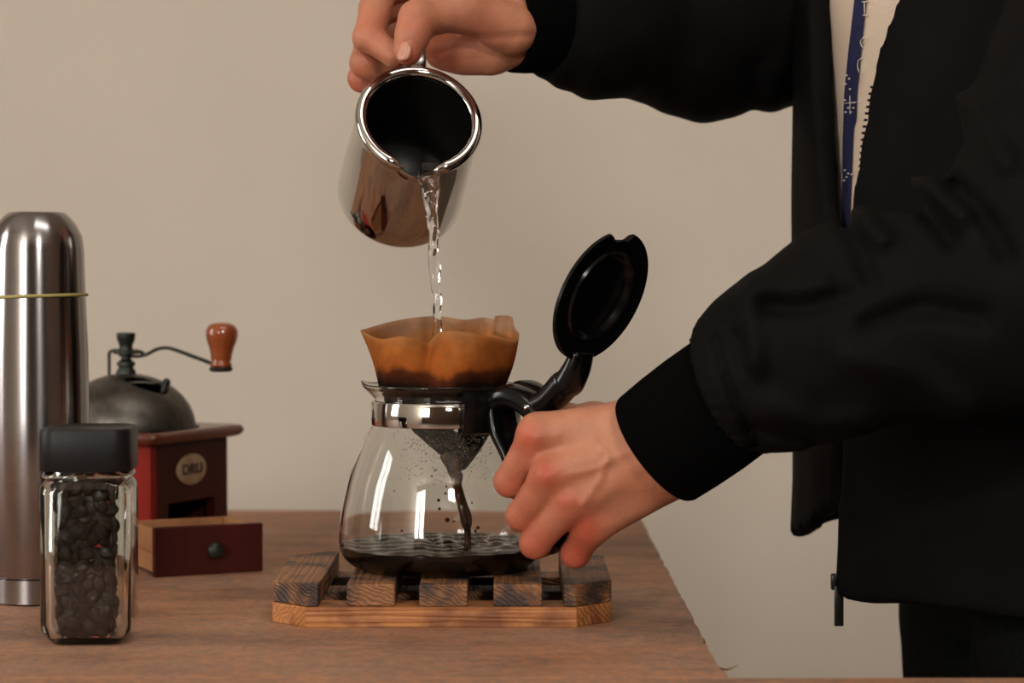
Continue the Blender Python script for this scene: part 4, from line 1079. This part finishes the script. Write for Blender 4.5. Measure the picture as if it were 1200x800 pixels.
# near sleeve
c1 = A3(858, 462, 1.300)
def sleeve_near():
    g = Grid((.085, 1.135, .955), (.56, 1.45, 1.475), .0030); P = g.P
    d = chain(P, [(A3(862, 453, 1.300), .0345), (A3(892, 434, 1.292), .0425), (A3(930, 420, 1.285), .0440), (A3(1005, 380, 1.270), .0560), (L_el, .070), (L_sh, .088)], .022)
    dr_ = (A3(897, 437, 1.290) - A3(852, 458, 1.302)); dr_ /= np.linalg.norm(dr_)
    cut = -((P - A3(852, 458, 1.302).astype(np.float32)) @ dr_.astype(np.float32)); d = smax(d, cut, .005)
    x, y = proj(P)
    rel = ridges(P, [([(838, 395), (850, 440), (868, 485), (886, 520)], -.0035, 4), ([(872, 350), (882, 395), (884, 425)], .0055, 11), ([(862, 395), (872, 430), (890, 450)], -.004, 7), ([(884, 332), (930, 340), (965, 330)], .0050, 9),
                     ([(900, 360), (950, 362), (1000, 345)], -.0035, 8), ([(905, 480), (960, 500), (1010, 492)], .004, 12), ([(880, 500), (920, 512), (960, 515)], -.003, 6), ([(990, 262), (1010, 300), (1020, 330)], -.005, 8), ([(1010, 250), (1035, 280)], .006, 9),
                     ([(1060, 205), (1085, 215), (1130, 250)], .007, 10), ([(1048, 232), (1080, 245), (1115, 285)], -.006, 8), ([(1088, 112), (1100, 150), (1120, 165)], -.006, 7), ([(1100, 100), (1140, 130), (1180, 190)], .006, 12),
                     ([(1020, 380), (1080, 360), (1150, 372)], -.005, 10), ([(1000, 420), (1070, 440), (1130, 480)], .005, 14), ([(1120, 220), (1160, 260), (1180, 300)], -.006, 9)])
    near = np.clip((1.33 - P[..., 1]) / .03, 0, 1)
    d = d - rel * near * 1.45
    wgt = np.clip((x - 880) / 60, 0, 1)
    d = d + fnoise(P, 38, 11, 3) * .0035 * wgt
    # gathers where the sleeve meets the knit cuff
    q = P - A3(852, 458, 1.302).astype(np.float32); ax_ = q @ dr_.astype(np.float32); s1 = np.array((0, 0, 1), np.float32); ang = np.arctan2(q[..., 2], q[..., 1])
    d = d + .0011 * np.sin(ang * 34) * np.exp(-(ax_ / .012)**2)
    return nets(d, g)
sl = obj('sleeve', mesh_np('sleeve', *sleeve_near()), M_jacket, jk); sl.matrix_parent_inverse = Matrix.Identity(4)
def loft_rings(rings, n=96, rib=0, ribn=60):
    """rings: (centre, axis, up radius, side radius)"""
    bm = bmesh.new(); vr = []
    for i, (c, ax, ru, rs) in enumerate(rings):
        ax = Vector(ax).normalized(); s_ = Vector((0, 1, 0)); s_ = (s_ - ax * s_.dot(ax)).normalized(); u_ = ax.cross(s_)
        vr.append([bm.verts.new(Vector(c) + u_ * (ru + rib * math.cos(2*math.pi*k/n*ribn)) * math.cos(2*math.pi*k/n) + s_ * (rs + rib * math.cos(2*math.pi*k/n*ribn)) * math.sin(2*math.pi*k/n)) for k in range(n)])
    for A, B in zip(vr[:-1], vr[1:]):
        for k in range(n): bm.faces.new((A[k], A[(k+1) % n], B[(k+1) % n], B[k]))
    return bm
def cuff(a, b, r0, r1, flat=.88, tk=.0028):
    a, b = Vector(a), Vector(b); ax = b - a; rg = []
    for t, k in ((.0, 0), (.015, .6), (.05, 1), (.3, 1), (.6, 1), (.9, 1), (1.0, .9)):
        r = r0 + (r1 - r0) * t + .0012 * math.sin(t * math.pi) - tk * (1 - k); rg.append((a + ax * t, ax, r, r * flat))
    ins = [(c, x, r_ - tk, s_ - tk) for c, x, r_, s_ in rg[2:][::-1]]
    return rg + ins + [rg[0]]
cb = loft_rings(cuff(A3(766, 528.5, 1.3225), A3(866, 456, 1.2995), .0375, .0385), 384, .00010, 96)
obj('cuff', cb, M_knit, jk)['label'] = 'knitted black cuff at the near wrist'
# far sleeve
def sleeve_far():
    g = Grid((.0, 1.42, 1.175), (.36, 1.78, 1.50), .0036); P = g.P
    d = chain(P, [(A3(640, 18, 1.487), .0375), (A3(700, 22, 1.51), .0465), (A3(800, 36, 1.565), .0520), (A3(850, 36, 1.60), .0545), (A3(935, 20, 1.625), .056), (R_sh, .075)], .03)
    d = d - ridges(P, [([(822, 138), (822, 90)], .003, 14), ([(880, 122), (885, 80)], -.003, 10), ([(905, 125), (912, 80)], .0035, 10), ([(690, 110), (700, 70)], .0018, 9), ([(670, 104), (672, 60)], -.0018, 6), ([(640, 92), (645, 60)], -.0015, 6), ([(760, 130), (750, 80)], -.0018, 9)])
    d = d + fnoise(P, 45, 13, 3) * .0018
    a1 = A3(640, 18, 1.487); a2 = A3(700, 22, 1.51); dr_ = ((a2 - a1) / np.linalg.norm(a2 - a1)).astype(np.float32)
    d = smax(d, -((P - a1.astype(np.float32)) @ dr_), .006)
    return nets(d, g)
obj('sleeve', mesh_np('sleeve', *sleeve_far()), M_jacket, jk)
cb = loft_rings(cuff(A3(592, 24, 1.471), A3(648, 17, 1.490), .0345, .0372, flat=.95), 384, .00010, 96)
obj('cuff', cb, M_knit, jk)
for ch in list(jk.children): ch.matrix_parent_inverse = Matrix.Identity(4)
# zip along the near front edge and its pull at the hem
zb = bmesh.new()
for i in range(20):
    zz = 1.215 - i * .0042
    y_ = 320 - (zz - CAM_Z) * 2600 / 1.42
    p_ = shirt_pt(np.interp(y_, [0, 57, 110, 154, 233], [1052, 1032, 1018, 1010, 1003]) + 1.0, y_, .0105)
    box(p_.x-.0006, p_.x+.0016, p_.y-.001, p_.y+.001, p_.z-.0008, p_.z+.0008, bm=zb)
o = obj('zip_teeth', zb, M_zip, jk); o['kind'] = 'stuff'
zp = bmesh.new()
c_ = at(979.5, 681, 1.454); box(c_.x-.0032, c_.x+.0032, c_.y-.003, c_.y+.003, c_.z-.0055, c_.z+.0050, .0009, bm=zp, M=None)
c2 = at(983.5, 712, 1.451); box(c2.x-.0032, c2.x+.0028, c2.y-.0012, c2.y+.0012, c2.z-.0120, c2.z+.0145, .0006, bm=zp)
sharp(obj('zip_pull', zp, M_zip, jk), 40)['label'] = 'zip slider and dangling black pull'
